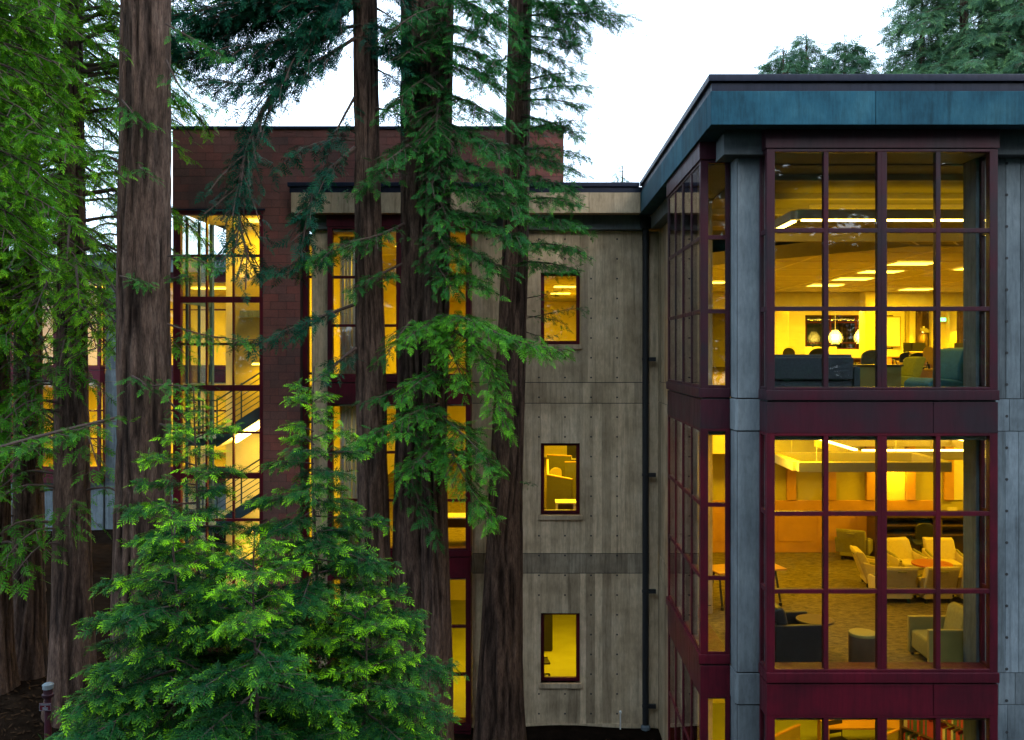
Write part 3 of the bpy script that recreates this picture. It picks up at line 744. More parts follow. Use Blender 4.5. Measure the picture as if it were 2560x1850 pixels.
# ------------------------------------------------------------------ lamps
def area(parent, x, y, z, w, d, power, col=LAMP, rot=None):
    l = bpy.data.lights.new('lamp_light', 'AREA'); l.shape = 'RECTANGLE'; l.size = w; l.size_y = d; l.energy = power; l.color = col
    o = bpy.data.objects.new('lamp_light', l); o.location = (x, y, z)
    if rot: o.rotation_euler = rot
    return link(o, parent)
PW = .92
def ceil_light(label, x, y, z, w, d, power, group):
    e = empty('ceiling_light', (x, y, z)); tag(e, label, 'ceiling light', group)
    fr = MB()
    for s in (-1, 1): fr.box(s * w / 2 - .03, s * w / 2 + .03, -d / 2 - .03, d / 2 + .03, -.02, .0).box(-w / 2 + .031, w / 2 - .031, s * d / 2 - .03, s * d / 2 + .03, -.02, .0)
    fr.build('trim', M['white'], e); box('diffuser', M['lampsoft'], e, -w / 2 + .032, w / 2 - .032, -d / 2 + .032, d / 2 - .032, -.012, -.002)
    area(e, 0, 0, -.03, w * .9, d * .9, power * PW); return e
G_ = 'recessed ceiling lights of the top storey hall'
for (x, y, lb) in ((10.95, 26.0, 'nearest of the row of bright recessed ceiling panels in the top hall'), (11.05, 28.6, 'second recessed ceiling panel in the row going back in the top hall'),
                   (11.2, 31.5, 'third recessed ceiling panel in the row going back in the top hall'), (11.2, 34.4, 'fourth recessed ceiling panel, just before the hall beam')):
    ceil_light(lb, x, y, 11.735, 1.25, 1.0, 200, G_)
ceil_light('recessed ceiling panel at the right edge of the top hall, beside the jamb', 13.6, 27.5, 11.735, 1.25, 1.0, 220, G_)
for i, (x, y) in enumerate(((17, 32), (22, 36), (15.6, 36.6), (26, 30), (17.5, 41.5), (22.5, 41.5), (12, 41.2), (6.5, 33), (6.5, 27), (15, 50))):
    ceil_light(['far ceiling panel over the computer desks', 'ceiling panel furthest right, before the exit door', 'ceiling panel just before the hall beam, right of the column', 'far right ceiling panel hidden by the jamb', 'ceiling panel past the beam, above the notice board', 'ceiling panel past the beam, above the exit door', 'ceiling panel past the beam, left of the inner window', 'ceiling panel at the left of the hall, further back', 'ceiling panel at the left of the hall, nearer the side bay', 'ceiling panel beyond the red inner window'][i], x, y, 11.735, 1.25, 1.0, 175, 'far ceiling panels of the top hall')
def strip(label, x0, x1, y, z, power):
    e = empty('strip_light', ((x0 + x1) / 2, y, z)); tag(e, label, 'strip light'); h = (x1 - x0) / 2
    box('housing', M['white'], e, -h, h, -.06, .06, .03, .1); box('tube', M['lamp'], e, -h + .02, h - .02, -.045, .045, -.01, .029)
    area(e, 0, -.1, -.03, 2 * h, .08, power * PW); return e
strip('long far strip light left of the hall column on the top storey', 10.4, 14.0, 38.6, 10.98, 160)
strip('long far strip light right of the hall column on the top storey', 15.1, 19.2, 38.6, 10.98, 160)

def ring(label, x0, x1, y0, y1, z, up, power, strips):
    e = empty('pendant_light', ((x0 + x1) / 2, (y0 + y1) / 2, z)); tag(e, label, 'pendant light', 'hanging ring lights')
    hx, hy = (x1 - x0) / 2, (y1 - y0) / 2; t = .07
    for s in (-1, 1):
        box('beam', M['joint'], e, -hx, hx, s * hy - t, s * hy + t, 0, .17, .006)
        box('beam', M['joint'], e, s * hx - t, s * hx + t, -hy + t + .002, hy - t - .002, .001, .169, .006)
    za, zb = (.171, .20) if up else (-.03, -.001)
    for s in strips:
        if s[0] == 'x': box('lamp_strip', M['lamp'], e, -hx + .1, hx - .1, s[1] * hy - .035, s[1] * hy + .035, za, zb)
        else: box('lamp_strip', M['lamp'], e, s[1] * hx - .035, s[1] * hx + .035, -hy + .1, hy - .1, za, zb)
    for sx in (-.75, .75):
        for s in (-1, 1): MB().tube([(sx * hx, s * hy, .17), (sx * hx, s * hy, .62)], .008, 6).build('rod', M['white'], e)
    if not up: area(e, 0, 0, .3, 2 * hx - .2, 2 * hy - .2, power * .25 * PW, rot=(math.pi, 0, 0))
    area(e, 0, 0, .24 if up else -.05, 2 * hx - .2, 2 * hy - .2, power * PW, rot=(math.pi, 0, 0) if up else None)
    return e
ring('lit rectangular ring light hanging over the lounge chairs', 6.5, 9.6, 18.0, 20.6, 7.05, True, 55, [('x', -1), ('x', 1), ('y', -1), ('y', 1)])
ring('olive ring beam with upward lamp hanging nearer the lounge window', 4.78, 7.5, 16.2, 18.0 - .25, 7.05, True, 30, [])  # no glowing strip, but an area lamp shines up from it
ring('long ring light hanging high inside the top bay window', 4.75, 9.2, 16.2, 19.4, 11.55, False, 60, [('x', -1), ('y', -1)])
for i, (x, y) in enumerate(((4.9, 20.6), (11.5, 17), (11.5, 21))):
    ceil_light(['recessed lounge ceiling light over the lone armchair corner', 'recessed lounge ceiling light by the right wall', 'recessed lounge ceiling light over the console'][i], x, y, 7.85, 1.2, .6, 85, 'lounge ceiling lights')
ceil_light('recessed lounge ceiling light just inside the side bay', 4.4, 16.2, 7.85, 1.0, .5, 45, 'lounge ceiling lights')
for i, (x, y) in enumerate(((5.5, 16.5), (9, 16.5), (7, 20.5))):
    ceil_light(['study room ceiling light near the side bay, bottom storey', 'study room ceiling light near the front bay, bottom storey', 'study room ceiling light over the bookshelves, bottom storey'][i], x, y, 3.65, 1.2, .6, 60, 'study room ceiling lights')
for s, zf in enumerate(FLR):
    st = ['top', 'middle', 'bottom'][s]
    for i, (x, y) in enumerate(((-3.2, 25), (.9, 26.2), (.9, 28.4))):
        ceil_light(['back wing ceiling light behind the red bay, %s storey' % st, 'first ceiling panel seen through the small window, %s storey' % st, 'second ceiling panel seen through the small window, %s storey' % st][i],
                   x, y, zf + (3.79 if s == 0 else 3.77), 1.0, .7, [170, 120, 60][s], 'back wing ceiling lights')
for s, zf in enumerate((8.3, 4.1)):
    ceil_light('far wing ceiling light, %s storey' % ['upper', 'lower'][s], -19.5, 40.5, zf + 3.76, 2.4, 1.2, 520, 'far wing ceiling lights')
for s, zf in enumerate((8.3, 4.1)):
    ceil_light('far wing ceiling light beside the stair tower, %s storey' % ['upper', 'lower'][s], -14.2, 40.5, zf + 3.76, 2.0, 1.2, 420, 'far wing ceiling lights')
for (y, z, pw, lb) in ((23.3, 12.58, 60, 'stair head ceiling light at the top of the red tower'), (23.9, 8.9, 26, 'landing light on the upper stair wall'), (23.9, 4.5, 24, 'landing light on the lower stair wall')):
    e = empty('landing_light', (-7.0, y, z)); tag(e, lb, 'lamp', 'stair lights')
    box('fitting', M['lampsoft'], e, -.3, .3, -.12, .12, -.05, .0, .01)
    area(e, 0, 0, -.07, .6, .3, pw * PW)
lt_ = area(tb, -7.0, 22.78, sh + .3, .9, .3, 30 * PW)

def sconce(label, loc):
    e = empty('wall_sconce', loc); tag(e, label, 'wall lamp', 'wall sconces')
    MB().prism([(-.02, .0), (-.45, -.12), (-.45, -.08), (-.02, .12)], -.16, .16, 'x').build('shade', M['ceilD'], e, bevel=.01)
    box('arm', M['white'], e, -.03, .03, -.1, .0, .1, .2); box('bulb', M['lamp'], e, -.09, .09, -.2, -.06, -.1, -.04, .02)
    area(e, 0, -.22, -.16, .25, .18, 22 * PW); return e
sconce('wall sconce on the lounge wall panel under the ring light', (PX(2232, 23), 23.0, 6.62))
sconce('wall sconce left of the exit door on the far top wall', (PX(2310, 43.6), 43.68, PZ(826, 43.6)))
sconce('wall sconce right of the exit door on the far top wall', (PX(2407, 43.6), 43.68, PZ(818, 43.6)))
def artichoke(label, px, py, Y, r):
    p = P(px, py, Y); e = empty('pendant_lamp', p); tag(e, label, 'pendant lamp', 'leaf shaded pendant lamps')
    MB().tube([(0, 0, r), (0, 0, 11.7 - p.z)], .012, 6).build('cord', M['white'], e)
    MB().lathe([(.02, -r * .5), (r * .5, -r * .3), (r * .55, r * .3), (.02, r * .6)], n=12).build('bulb', M['lamp'], e)
    for k in range(7):
        mb = MB(); f = -1 + 2 * (k + .5) / 7; rr = r * math.sqrt(max(.05, 1 - f * f * .9)); n = 12
        for j in range(n):
            a = 2 * math.pi * (j + .5 * (k % 2)) / n; da = .2
            mb.add([(rr * .75 * math.cos(a - da), rr * .75 * math.sin(a - da), f * r + .07), (rr * .75 * math.cos(a + da), rr * .75 * math.sin(a + da), f * r + .07), (rr * 1.1 * math.cos(a), rr * 1.1 * math.sin(a), f * r - .07)], [(0, 1, 2)])
        o = mb.build('leaf_ring', M['lampsoft'], e); o.modifiers.new('solid', 'SOLIDIFY').thickness = .008
artichoke('left leaf shaded pendant lamp in front of the far inner window', 2088, 843, 42.5, .29)
artichoke('right leaf shaded pendant lamp, half behind the hall column', 2152, 842, 42.5, .29)
ex = empty('exit_sign', P(2356, 799, 43.9)); tag(ex, 'small glowing green exit sign above the far door', 'sign')
box('housing', M['white'], ex, -.17, .17, -.04, .04, -.1, .1); box('face', M['exit'], ex, -.15, .15, -.05, -.041, -.085, .085)

# ------------------------------------------------------------------ furniture (local front is -y)
def place(name, label, cat, loc, rz=0, group=None):
    e = empty(name, loc, math.radians(rz)); tag(e, label, cat, group); return e
def easy_chair(label, x, y, zf, rz, cloth='creamcloth', group='lounge easy chairs', k=.78):
    e = place('easy_chair', label, 'armchair', (x, y, zf), rz, group); c = M[cloth]
    box('base', c, e, -.29, .29, -.30, .28, .09, .22, .02); box('seat', c, e, -.27, .27, -.36, .22, .225, .36, .04)
    MB().prism([(.10, .34), (.28, .18), (.50, .96 * k), (.41, 1.0 * k), (.32, .97 * k)], -.33, .33, 'x').build('backrest', c, e, bevel=.03)
    MB().tube([(-.33, .46, .975 * k), (0, .465, .968 * k), (.33, .46, .975 * k)], .028, 8).build('head_roll', c, e, smooth=True)
    box('handle', M['oliveC'], e, -.09, .09, .47, .50, .86 * k, .90 * k, .01)
    for s in (-1, 1):
        MB().prism([(-.30, .16), (.24, .16), (.36, .56), (.05, .50), (-.30, .47), (-.36, .40)], s * .345 - .05, s * .345 + .05, 'x').build('arm', c, e, bevel=.025)
        MB().tube([(s * .345, -.35, .42), (s * .345, -.1, .50), (s * .345, .2, .545)], .03, 6).build('arm_cap', M['oliveC'], e, smooth=True)
        for yy in (-.24, .22): MB().lathe([(.035, 0), (.035, .06), (.02, .09)], (s * .24, yy, 0), 10).build('foot', M['black'], e)
    return e
Z1 = FLR[1]
def XY(px, py, z=None):      # point on the floor z seen at a pixel
    z = Z1 if z is None else z
    Y = (EYE - z) * F / (py - VY); return PX(px, Y), Y
for (px, py, rz, lb) in ((2232, 1500, 180, 'left of the three cream easy chairs with their backs to the window'), (2330, 1500, 184, 'middle of the three cream easy chairs with their backs to the window'),
                         (2424, 1500, 180, 'right of the three cream easy chairs, cut by the window jamb'), (2263, 1440, 12, 'cream easy chair facing the window, left of the pair behind the round table'),
                         (2362, 1440, -4, 'cream easy chair facing the window, right of the pair behind the round table'), (2190, 1462, 82, 'cream easy chair in profile behind the centre mullion, facing the round table')):
    x, y = XY(px, py); easy_chair(lb, x, y, Z1, rz)
x, y = XY(2135, 1396); easy_chair('lone olive armchair turned away by the wood panelled lounge wall', x, y, Z1, 150, 'oliveC')
def round_table(label, x, y, zf, r, h, top, group=None):
    e = place('round_table', label, 'table', (x, y, zf), 0, group)
    MB().lathe([(r, h - .035), (r, h)], n=36).build('table_top', top, e, bevel=.006); MB().lathe([(.05, .03), (.04, h - .036)], n=14).build('post', M['black'], e)
    MB().lathe([(r * .6, 0), (r * .55, .03), (.05, .045)], n=28).build('foot', M['black'], e); return e
x, y = XY(2330, 1468); round_table('round red topped table between the cream easy chairs', x, y, Z1, .42, .52, M['redtop'])
x, y = XY(2045, 1640); round_table('round dark side table behind the black armchair', x - .05, y, Z1, .31, .62, M['woodD'])
# drum stool
e = place('drum_stool', 'brown cylindrical drum stool close to the lounge window', 'stool', (PX(2157, 14.6), 14.6, Z1))
MB().lathe([(.21, 0), (.22, .04), (.222, .50), (.215, .53)], n=36).build('body', M['woodD'], e, smooth=True); MB().lathe([(.222, .531), (.225, .55), (.215, .575), (.0, .578)], n=36).build('seat', M['olive'], e, smooth=True)
# boxy armchair, facing left
def boxy(label, x, y, zf, rz, cloth, shell, cat='armchair'):
    e = place('boxy_armchair', label, cat, (x, y, zf), rz)
    for s in (-1, 1): box('arm', M[shell], e, s * .38 - .045, s * .38 + .045, -.42, .42, .04, .64, .012)
    box('seat', M[cloth], e, -.33, .33, -.40, .30, .12, .44, .05); box('back_panel', M[shell], e, -.334, .334, .36, .42, .10, .70, .012)
    MB().prism([(.10, .40), (.34, .40), (.40, .86), (.30, .93), (.20, .86)], -.32, .32, 'x').build('back_cushion', M[cloth], e, bevel=.06)
    for sx in (-1, 1):
        for sy_ in (-1, 1): box('foot', M['black'], e, sx * .36 - .02, sx * .36 + .02, sy_ * .36 - .02, sy_ * .36 + .02, 0, .039)
    return e
boxy('boxy olive green armchair with slab arms, right corner of the lounge window', PX(2362, 14.85), 14.9, Z1, -90, 'oliveC', 'olive')
boxy('black leather armchair with slim light arms, left corner of the lounge window', PX(1975, 15.2), 15.15, Z1, 95, 'blackcloth', 'blackcloth')
# folding table on castors at the left
e = place('folding_table', 'wood topped folding table on black castors at the left edge of the lounge', 'table', (PX(1862, 18.3), 18.3, Z1), 15)
box('table_top', M['wood'], e, -.75, .75, -.35, .35, .72, .75, .005)
for sx in (-1, 1):
    for sy_ in (-1, 1):
        MB().tube([(sx * .62, sy_ * .1, .71), (sx * .64, sy_ * .28, .07)], .022, 8).build('leg', M['black'], e); MB().lathe([(.035, 0), (.035, .06)], (sx * .64, sy_ * .28, 0), 10).build('castor', M['black'], e)
# console along the far wall
e = place('console', 'long dark console with open shelves along the lounge end wall', 'console', (PX(2330, 22.6), 22.65, Z1))
box('top', M['woodD'], e, -1.55, 1.75, -.3, .3, 1.0, 1.1, .005); box('shelf', M['woodD'], e, -1.45, 1.65, -.25, .28, .78, .82); box('lower_shelf', M['woodD'], e, -1.45, 1.65, -.25, .28, .55, .58)
for x in (-1.5, .1, 1.6): box('side', M['woodD'], e, x, x + .06, -.26, .29, 0, .998)
box('back', M['woodD'], e, -1.45, 1.6, .285, .3, .0, .998)
e = place('paper_sign', 'small cream card standing on the long console', 'card', (PX(2382, 22.4), 22.4, Z1 + 1.1)); MB().add([(-.12, 0, 0), (.12, 0, 0), (.12, .03, .15), (-.12, .03, .15), (-.12, .012, 0), (.12, .012, 0), (.12, .042, .15), (-.12, .042, .15)], [(0, 1, 2, 3), (7, 6, 5, 4), (0, 4, 5, 1), (1, 5, 6, 2), (2, 6, 7, 3), (3, 7, 4, 0)]).build('card', M['bookcream'], e)
def office_chair(label, x, y, zf, rz, cloth='black', h=.92, group='office chairs'):
    e = place('office_chair', label, 'chair', (x, y, zf), rz, group); c = M[cloth]
    box('seat', c, e, -.24, .24, -.24, .24, .43, .50, .03)
    n = 12; pts = [(-.23, .60), (.23, .60)] + [(.23 * math.cos(math.pi * k / n) , h - .14 + .14 * math.sin(math.pi * k / n)) for k in range(n + 1)]
    MB().prism(pts, .20, .255, 'y').build('backrest', c, e, bevel=.015)
    MB().tube([(0, .20, .45), (0, .25, .66)], .025, 8).build('back_stem', M['black'], e); MB().lathe([(.03, .08), (.03, .43)], n=10).build('post', M['black'], e)
    st = MB()
    for k in range(5):
        a = 2 * math.pi * k / 5; st.tube([(0, 0, .10), (.28 * math.cos(a), .28 * math.sin(a), .06)], .022, 6); st.lathe([(.03, 0), (.03, .055)], (.28 * math.cos(a), .28 * math.sin(a), 0), 8)
    st.build('star_base', M['black'], e)
    for s in (-1, 1): MB().tube([(s * .24, .1, .46), (s * .29, .1, .66), (s * .29, -.14, .67)], .016, 6).build('arm', M['black'], e)
    return e
x, y = XY(2303, 1404); office_chair('dark mesh desk chair pulled up to the long console', x, y, Z1, 178, 'black', .98)
# stool by the console
e = place('wood_stool', 'small wooden stool left of the mesh desk chair', 'stool', (*XY(2236, 1400), Z1))
box('seat', M['woodD'], e, -.22, .22, -.18, .18, .46, .49, .006)
for sx in (-1, 1):
    for sy_ in (-1, 1): box('leg', M['wood'], e, sx * .18 - .018, sx * .18 + .018, sy_ * .14 - .018, sy_ * .14 + .018, 0, .46)

# --- top storey
Z0 = FLR[0]
e = place('sofa', 'charcoal sofa with its back to the top window, lower left', 'sofa', (4.55, 15.35, Z0), 180)
box('base', M['darkcloth'], e, -.80, .82, -.5, .30, .05, .42, .02); box('backrest', M['darkcloth'], e, -.80, .82, .1, .36, .421, .80, .03); MB().tube([(-.79, .24, .80), (.81, .24, .80)], .045, 10).build('head_roll', M['darkcloth'], e, smooth=True)
for s in (-1, 1): box('arm', M['darkcloth'], e, s * .88 - .055, s * .88 + .055, -.5, .30, .05, .64, .02)
e = place('low_cabinet', 'low olive cabinet with dark top in front of the top bay mullion', 'cabinet', (PX(2189, 16.6), 16.8, Z0))
box('body', M['olive'], e, -.42, .44, -.28, .28, .0, .62, .008); box('top', M['woodD'], e, -.45, .47, -.31, .31, .621, .655, .005)
def lounge(label, x, y, zf, rz, cloth, s=1.0):
    e = place('lounge_chair', label, 'chair', (x, y, zf), rz); c = M[cloth]
    MB().prism([(-.45 * s, .16 * s), (.30 * s, .14 * s), (.34 * s, .36 * s), (.1 * s, .42 * s), (-.36 * s, .46 * s), (-.47 * s, .38 * s)], -.36 * s, .36 * s, 'x').build('seat', c, e, bevel=.045 * s)
    MB().prism([(.10 * s, .43 * s), (.30 * s, .30 * s), (.52 * s, .93 * s), (.44 * s, .98 * s), (.22 * s, .95 * s), (.12 * s, .7 * s)], -.34 * s, .34 * s, 'x').build('backrest', c, e, bevel=.04 * s)
    for sx in (-1, 1):
        for yy in (-.34, .24): MB().lathe([(.02, 0), (.028, .17 * s)], (sx * .28 * s, yy * s, 0), 10).build('leg', M['black'], e)
    return e
lounge('teal lounge chair in profile at the lower right of the top bay window', PX(2362, 15.3), 15.5, Z0, -76, 'bluecloth', .98)
lounge('lime green lounge chair in profile left of the teal one', PX(2262, 20.5), 20.6, Z0, -84, 'greencloth', .80)
def office_at(label, px, pyb, rz, cloth='black', h=.92):
    Y = (EYE - Z0) * F / max(6, (pyb - VY)); office_chair(label, PX(px, Y), Y, Z0, rz, cloth, h)
office_chair('dark chair back rising behind the low olive cabinet', PX(2168, 18.6), 18.6, Z0, 185, 'darkcloth', .93)
office_chair('black round backed chair left of centre behind the charcoal sofa', PX(2040, 21.5), 21.5, Z0, 180, 'black', .98)
office_chair('black round backed chair at the far left behind the charcoal sofa', PX(1991, 23), 23, Z0, 110, 'black', 1.0)
office_chair('black office chair at the desks left of the green chair', PX(2262, 25.5), 25.5, Z0, 178, 'black', .90)
office_chair('black office chair just behind the lime green chair back', PX(2310, 24.0), 24.5, Z0, 170, 'black', .88)
office_chair('tan wooden chair standing between the green and teal chairs', PX(2345, 21.5), 21.5, Z0, 95, 'tan', 1.02)
boxy('tan boxy armchair behind the lime green chair', PX(2342, 24.2), 25.6, Z0, 180, 'tan', 'tan')
def desk(label, x0, x1, y, zf, d=.8, h=.74, top='wood', group='desks of the top hall'):
    e = place('desk', label, 'desk', ((x0 + x1) / 2, y, zf), 0, group); w_ = (x1 - x0) / 2
    box('top', M[top], e, -w_, w_, -d / 2, d / 2, h - .04, h, .005); box('apron', M['woodD'], e, -w_ + .05, w_ - .05, d / 2 - .06, d / 2 - .03, .35, h - .041)
    for s in (-1, 1): box('side', M[top], e, s * (w_ - .05) - .025, s * (w_ - .05) + .025, -d / 2 + .04, d / 2 - .07, 0, h - .041)
    return e
desk('long desk running across behind the charcoal sofa', PX(1955, 24.5), PX(2145, 24.5), 24.5, Z0, top='wood')
desk('desk carrying two computers left of the green chair', PX(2215, 33), PX(2330, 33), 33, Z0, top='wood')
desk('desk at the right carrying one computer, by the concrete jamb', PX(2350, 34), PX(2440, 34), 34, Z0, top='wood')
def monitor(label, px, Y, rz=0):
    e = place('monitor', label, 'monitor', (PX(px, Y), Y, Z0 + .74), rz, 'computers on the far desks')
    box('screen', M['black'], e, -.22, .22, -.02, .02, .14, .50, .006); box('neck', M['black'], e, -.03, .03, .0, .03, .02, .139); box('foot', M['black'], e, -.13, .13, -.08, .1, 0, .019, .004)
monitor('left computer monitor on the far desk', 2270, 33, 25); monitor('middle computer monitor on the far desk', 2297, 33, -10); monitor('right computer monitor on the far desk by the jamb', 2400, 34, 5)
e = place('bench', 'row of pale high backed seats under the far red inner window', 'bench', (PX(2050, 37), 37, Z0))
for k in range(4): box('seat_back', M['white'], e, -.62 + .33 * k, -.31 + .33 * k, -.05, .05, .45, 1.12, .04)
box('seat', M['white'], e, -.62, .70, -.5, -.06, .30, .46, .04); box('plinth', M['black'], e, -.58, .66, -.4, .04, 0, .299)
e = place('wood_cabinet', 'honey wood cabinet between the sofa and the olive cabinet', 'cabinet', (PX(2122, 22.5), 22.6, Z0)); box('body', M['wood'], e, -.32, .4, -.2, .2, .06, .62, .006); box('plinth', M['woodD'], e, -.3, .38, -.18, .2, 0, .059)
e = place('noticeboard', 'pale framed notice board on the far wall right of the column', 'notice board', (PX(2226, 44), 44.0, PZ(868, 44)))
MB().box(-.5, .5, -.03, .05, 0, 1.5).build('frame', M['olive'], e); MB().box(-.44, .44, -.04, -.031, .06, 1.44).build('sheet', M['white'], e)
# --- bottom storey, seen only through the top of its bay
Z2 = FLR[2]
e = place('bookcase', 'bookcase with red and green books in the bottom bay window', 'bookcase', (PX(2425, 17.5), 18.4, Z2), -60)
for z in (0, .45, .9, 1.35, 1.8, 2.2): box('shelf', M['woodD'], e, -1.0, 1.0, -.16, .16, z, z + .03)
for s in (-1, 1): box('side', M['woodD'], e, s * 1.02 - .02, s * 1.02 + .02, -.16, .16, 0, 2.25)
for sh_ in range(5):
    x = -.96
    while x < .92:
        t_ = R.uniform(.03, .06); hh = R.uniform(.26, .36)
        box('book', M[R.choice(['bookred', 'bookgreen', 'bookcream', 'bookred', 'woodD'])], e, x, x + t_, -.13, .08, .45 * sh_ + .031, .45 * sh_ + .03 + hh); x += t_ + .004
def study(label, px, Y, rz, w_=1.4, d=.8):
    e = place('study_table', label, 'table', (PX(px, Y), Y, Z2), rz, 'study tables of the bottom storey')
    box('top', M['wood'], e, -w_ / 2, w_ / 2, -d / 2, d / 2, .71, .75, .004); box('screen', M['olive'], e, -w_ / 2, w_ / 2, d / 2 - .04, d / 2, .751, 1.25, .004)
    box('screen_cap', M['wood'], e, -w_ / 2, w_ / 2, d / 2 - .05, d / 2 + .01, 1.251, 1.28)
    for sx in (-1, 1):
        for sy_ in (-1, 1): box('leg', M['wood'], e, sx * (w_ / 2 - .06) - .03, sx * (w_ / 2 - .06) + .03, sy_ * (d / 2 - .08) - .03, sy_ * (d / 2 - .08) + .03, 0, .709)
study('study table at the left of the bottom bay window', 1990, 18.8, 40); study('wide wood study table at the middle of the bottom bay window', 2160, 21.0, 0, 2.0); study('study table with screen right of centre in the bottom bay window', 2290, 19.0, 35)
e = place('wire_chair', 'thin black wire chair beside the wood study table, bottom storey', 'chair', (PX(2100, 20.6), 20.6, Z2), 20)
box('seat', M['black'], e, -.22, .22, -.22, .22, .44, .46, .01); box('backrest', M['black'], e, -.22, .22, .2, .22, .55, .85, .01)
for s in (-1, 1): MB().tube([(s * .22, .21, .85), (s * .22, .21, .45), (s * .22, .24, .01), (s * .22, -.24, .01), (s * .22, -.2, .45)], .011, 6).build('leg', M['black'], e)
# --- back wing, middle storey office seen through the small window
def partition(label, x0, y0, x1, y1, h, zf):
    e = place('partition', label, 'office partition', (x0, y0, zf), math.degrees(math.atan2(y1 - y0, x1 - x0)), 'office cubicle screens'); L_ = math.hypot(x1 - x0, y1 - y0)
    box('screen', M['screen'], e, 0, L_, -.03, .03, .06, h, .006); box('cap', M['wood'], e, 0, L_, -.035, .035, h + .001, h + .03); box('foot', M['black'], e, .1, L_ - .1, -.02, .02, 0, .059)
partition('front dark cubicle screen in the small middle window', PX(1369, 27.6), 27.6, PX(1430, 26.6), 26.6, 1.35, Z1); partition('middle cubicle screen behind the pale mesh chair', PX(1368, 33), 33, PX(1428, 32.6), 32.6, 1.35, Z1)
partition('right cubicle screen in the small middle window', PX(1412, 30), 30, PX(1452, 30), 30, 1.45, Z1); partition('left side screen of the middle cubicle', PX(1370, 28.4), 28.3, PX(1369, 32.8), 32.8, 1.2, Z1)
office_chair('pale mesh office chair among the cubicle screens', PX(1398, 30.8), 30.8, Z1, 30, 'creamcloth', 1.15); office_chair('dark office chair at the lower left of the small middle window', PX(1366, 25.4), 25.4, Z1, 120, 'darkcloth', .95)
desk('desk inside the front cubicle of the small middle window', PX(1388, 25.8), PX(1440, 25.8), 25.8, Z1, .6, .86, 'white', None); desk('rear office desk below the bright panel', PX(1400, 36), PX(1450, 36), 36, Z1, .7, .9, 'white', None)
monitor_ = place('monitor', 'dark monitor on the rear office desk of the small middle window', 'monitor', (PX(1436, 36), 35.9, Z1 + .9)); box('screen', M['black'], monitor_, -.3, .3, -.02, .02, .1, .5, .006); box('foot', M['black'], monitor_, -.1, .1, -.06, .08, 0, .099, .004)
e = place('dark_cabinet', 'tall dark cabinet seen through the lowest small window', 'cabinet', (PX(1368, 28), 28.2, Z2)); box('body', M['black'], e, -.5, .17, -.05, .35, .05, 1.25, .006); box('plinth', M['black'], e, -.48, .15, -.03, .33, 0, .049)
office_chair('dark chair at the lower left of the lowest small window', PX(1352, 25.9), 25.9, Z2, 100, 'black', .95)
ceil_light('ceiling panel far back in the top office, left of pair', 1.53, 40, 12.09, 1.0, 1.0, 420, 'back wing ceiling lights'); ceil_light('ceiling panel furthest back in the top office', 1.49, 44.5, 12.09, 1.0, 1.0, 420, 'back wing ceiling lights')
ceil_light('ceiling panel over the middle cubicles', .6, 32, 7.87, 1.2, 1.0, 170, 'back wing ceiling lights'); ceil_light('ceiling panel over the rear office desk', 1.4, 38, 7.87, 1.2, 1.0, 260, 'back wing ceiling lights')
desk('desk in the middle back office glimpsed between the trunks', -3.0, -1.6, 24.2, Z1, .7, .74, 'white', None); office_chair('wire legged chair glimpsed between the redwood trunks', -2.6, 23.5, Z1, 20, 'black', .9)

# ------------------------------------------------------------------ standpipe with red sign
px_, Yp = 120, 17.0
sx_, sz_ = PX(px_, Yp), float(gz(PX(px_, Yp), Yp))
SP = empty('standpipe', (sx_, Yp, sz_)); tag(SP, 'red standpipe with a pale cap and a small red sign at lower left', 'standpipe')
zt_ = PZ(1708, Yp) - sz_
MB().lathe([(.085, 0), (.07, .05), (.06, .1), (.06, zt_ - .26)], n=16).build('post', M['maroon'], SP, smooth=True)
MB().lathe([(.09, zt_ - .26), (.105, zt_ - .24), (.105, zt_ - .20), (.08, zt_ - .19), (.08, zt_ - .10)], n=16).build('flange', M['maroon'], SP, smooth=True)
MB().lathe([(.095, zt_ - .099), (.10, zt_ - .02), (.07, zt_), (.0, zt_ + .004)], n=16).build('cap', M['concrete_cool'], SP, smooth=True)
s0, s1 = PZ(1753, Yp) - sz_, PZ(1772, Yp) - sz_
sg = MB().box(-.112, .112, -.10, -.085, s1, s0).build('sign_plate', M['red'], SP, bevel=.004)
bd = MB().box(-.108, .108, -.103, -.1005, s0 - .008, s0 - .003).box(-.108, .108, -.103, -.1005, s1 + .003, s1 + .008).box(-.108, -.103, -.103, -.1005, s1 + .0081, s0 - .0081).box(.103, .108, -.103, -.1005, s1 + .0081, s0 - .0081)
bd.build('sign_border', M['concrete_cool'], sg)
hh = s0 - s1
MB().box(-.09, .09, -.103, -.1005, s0 - hh * .26, s0 - hh * .16).box(-.012, .012, -.103, -.1005, s0 - hh * .46, s0 - hh * .36).box(-.055, .055, -.103, -.1005, s0 - hh * .66, s0 - hh * .56).box(-.048, .048, -.103, -.1005, s0 - hh * .84, s0 - hh * .74).build('sign_lines', M['concrete_cool'], sg)

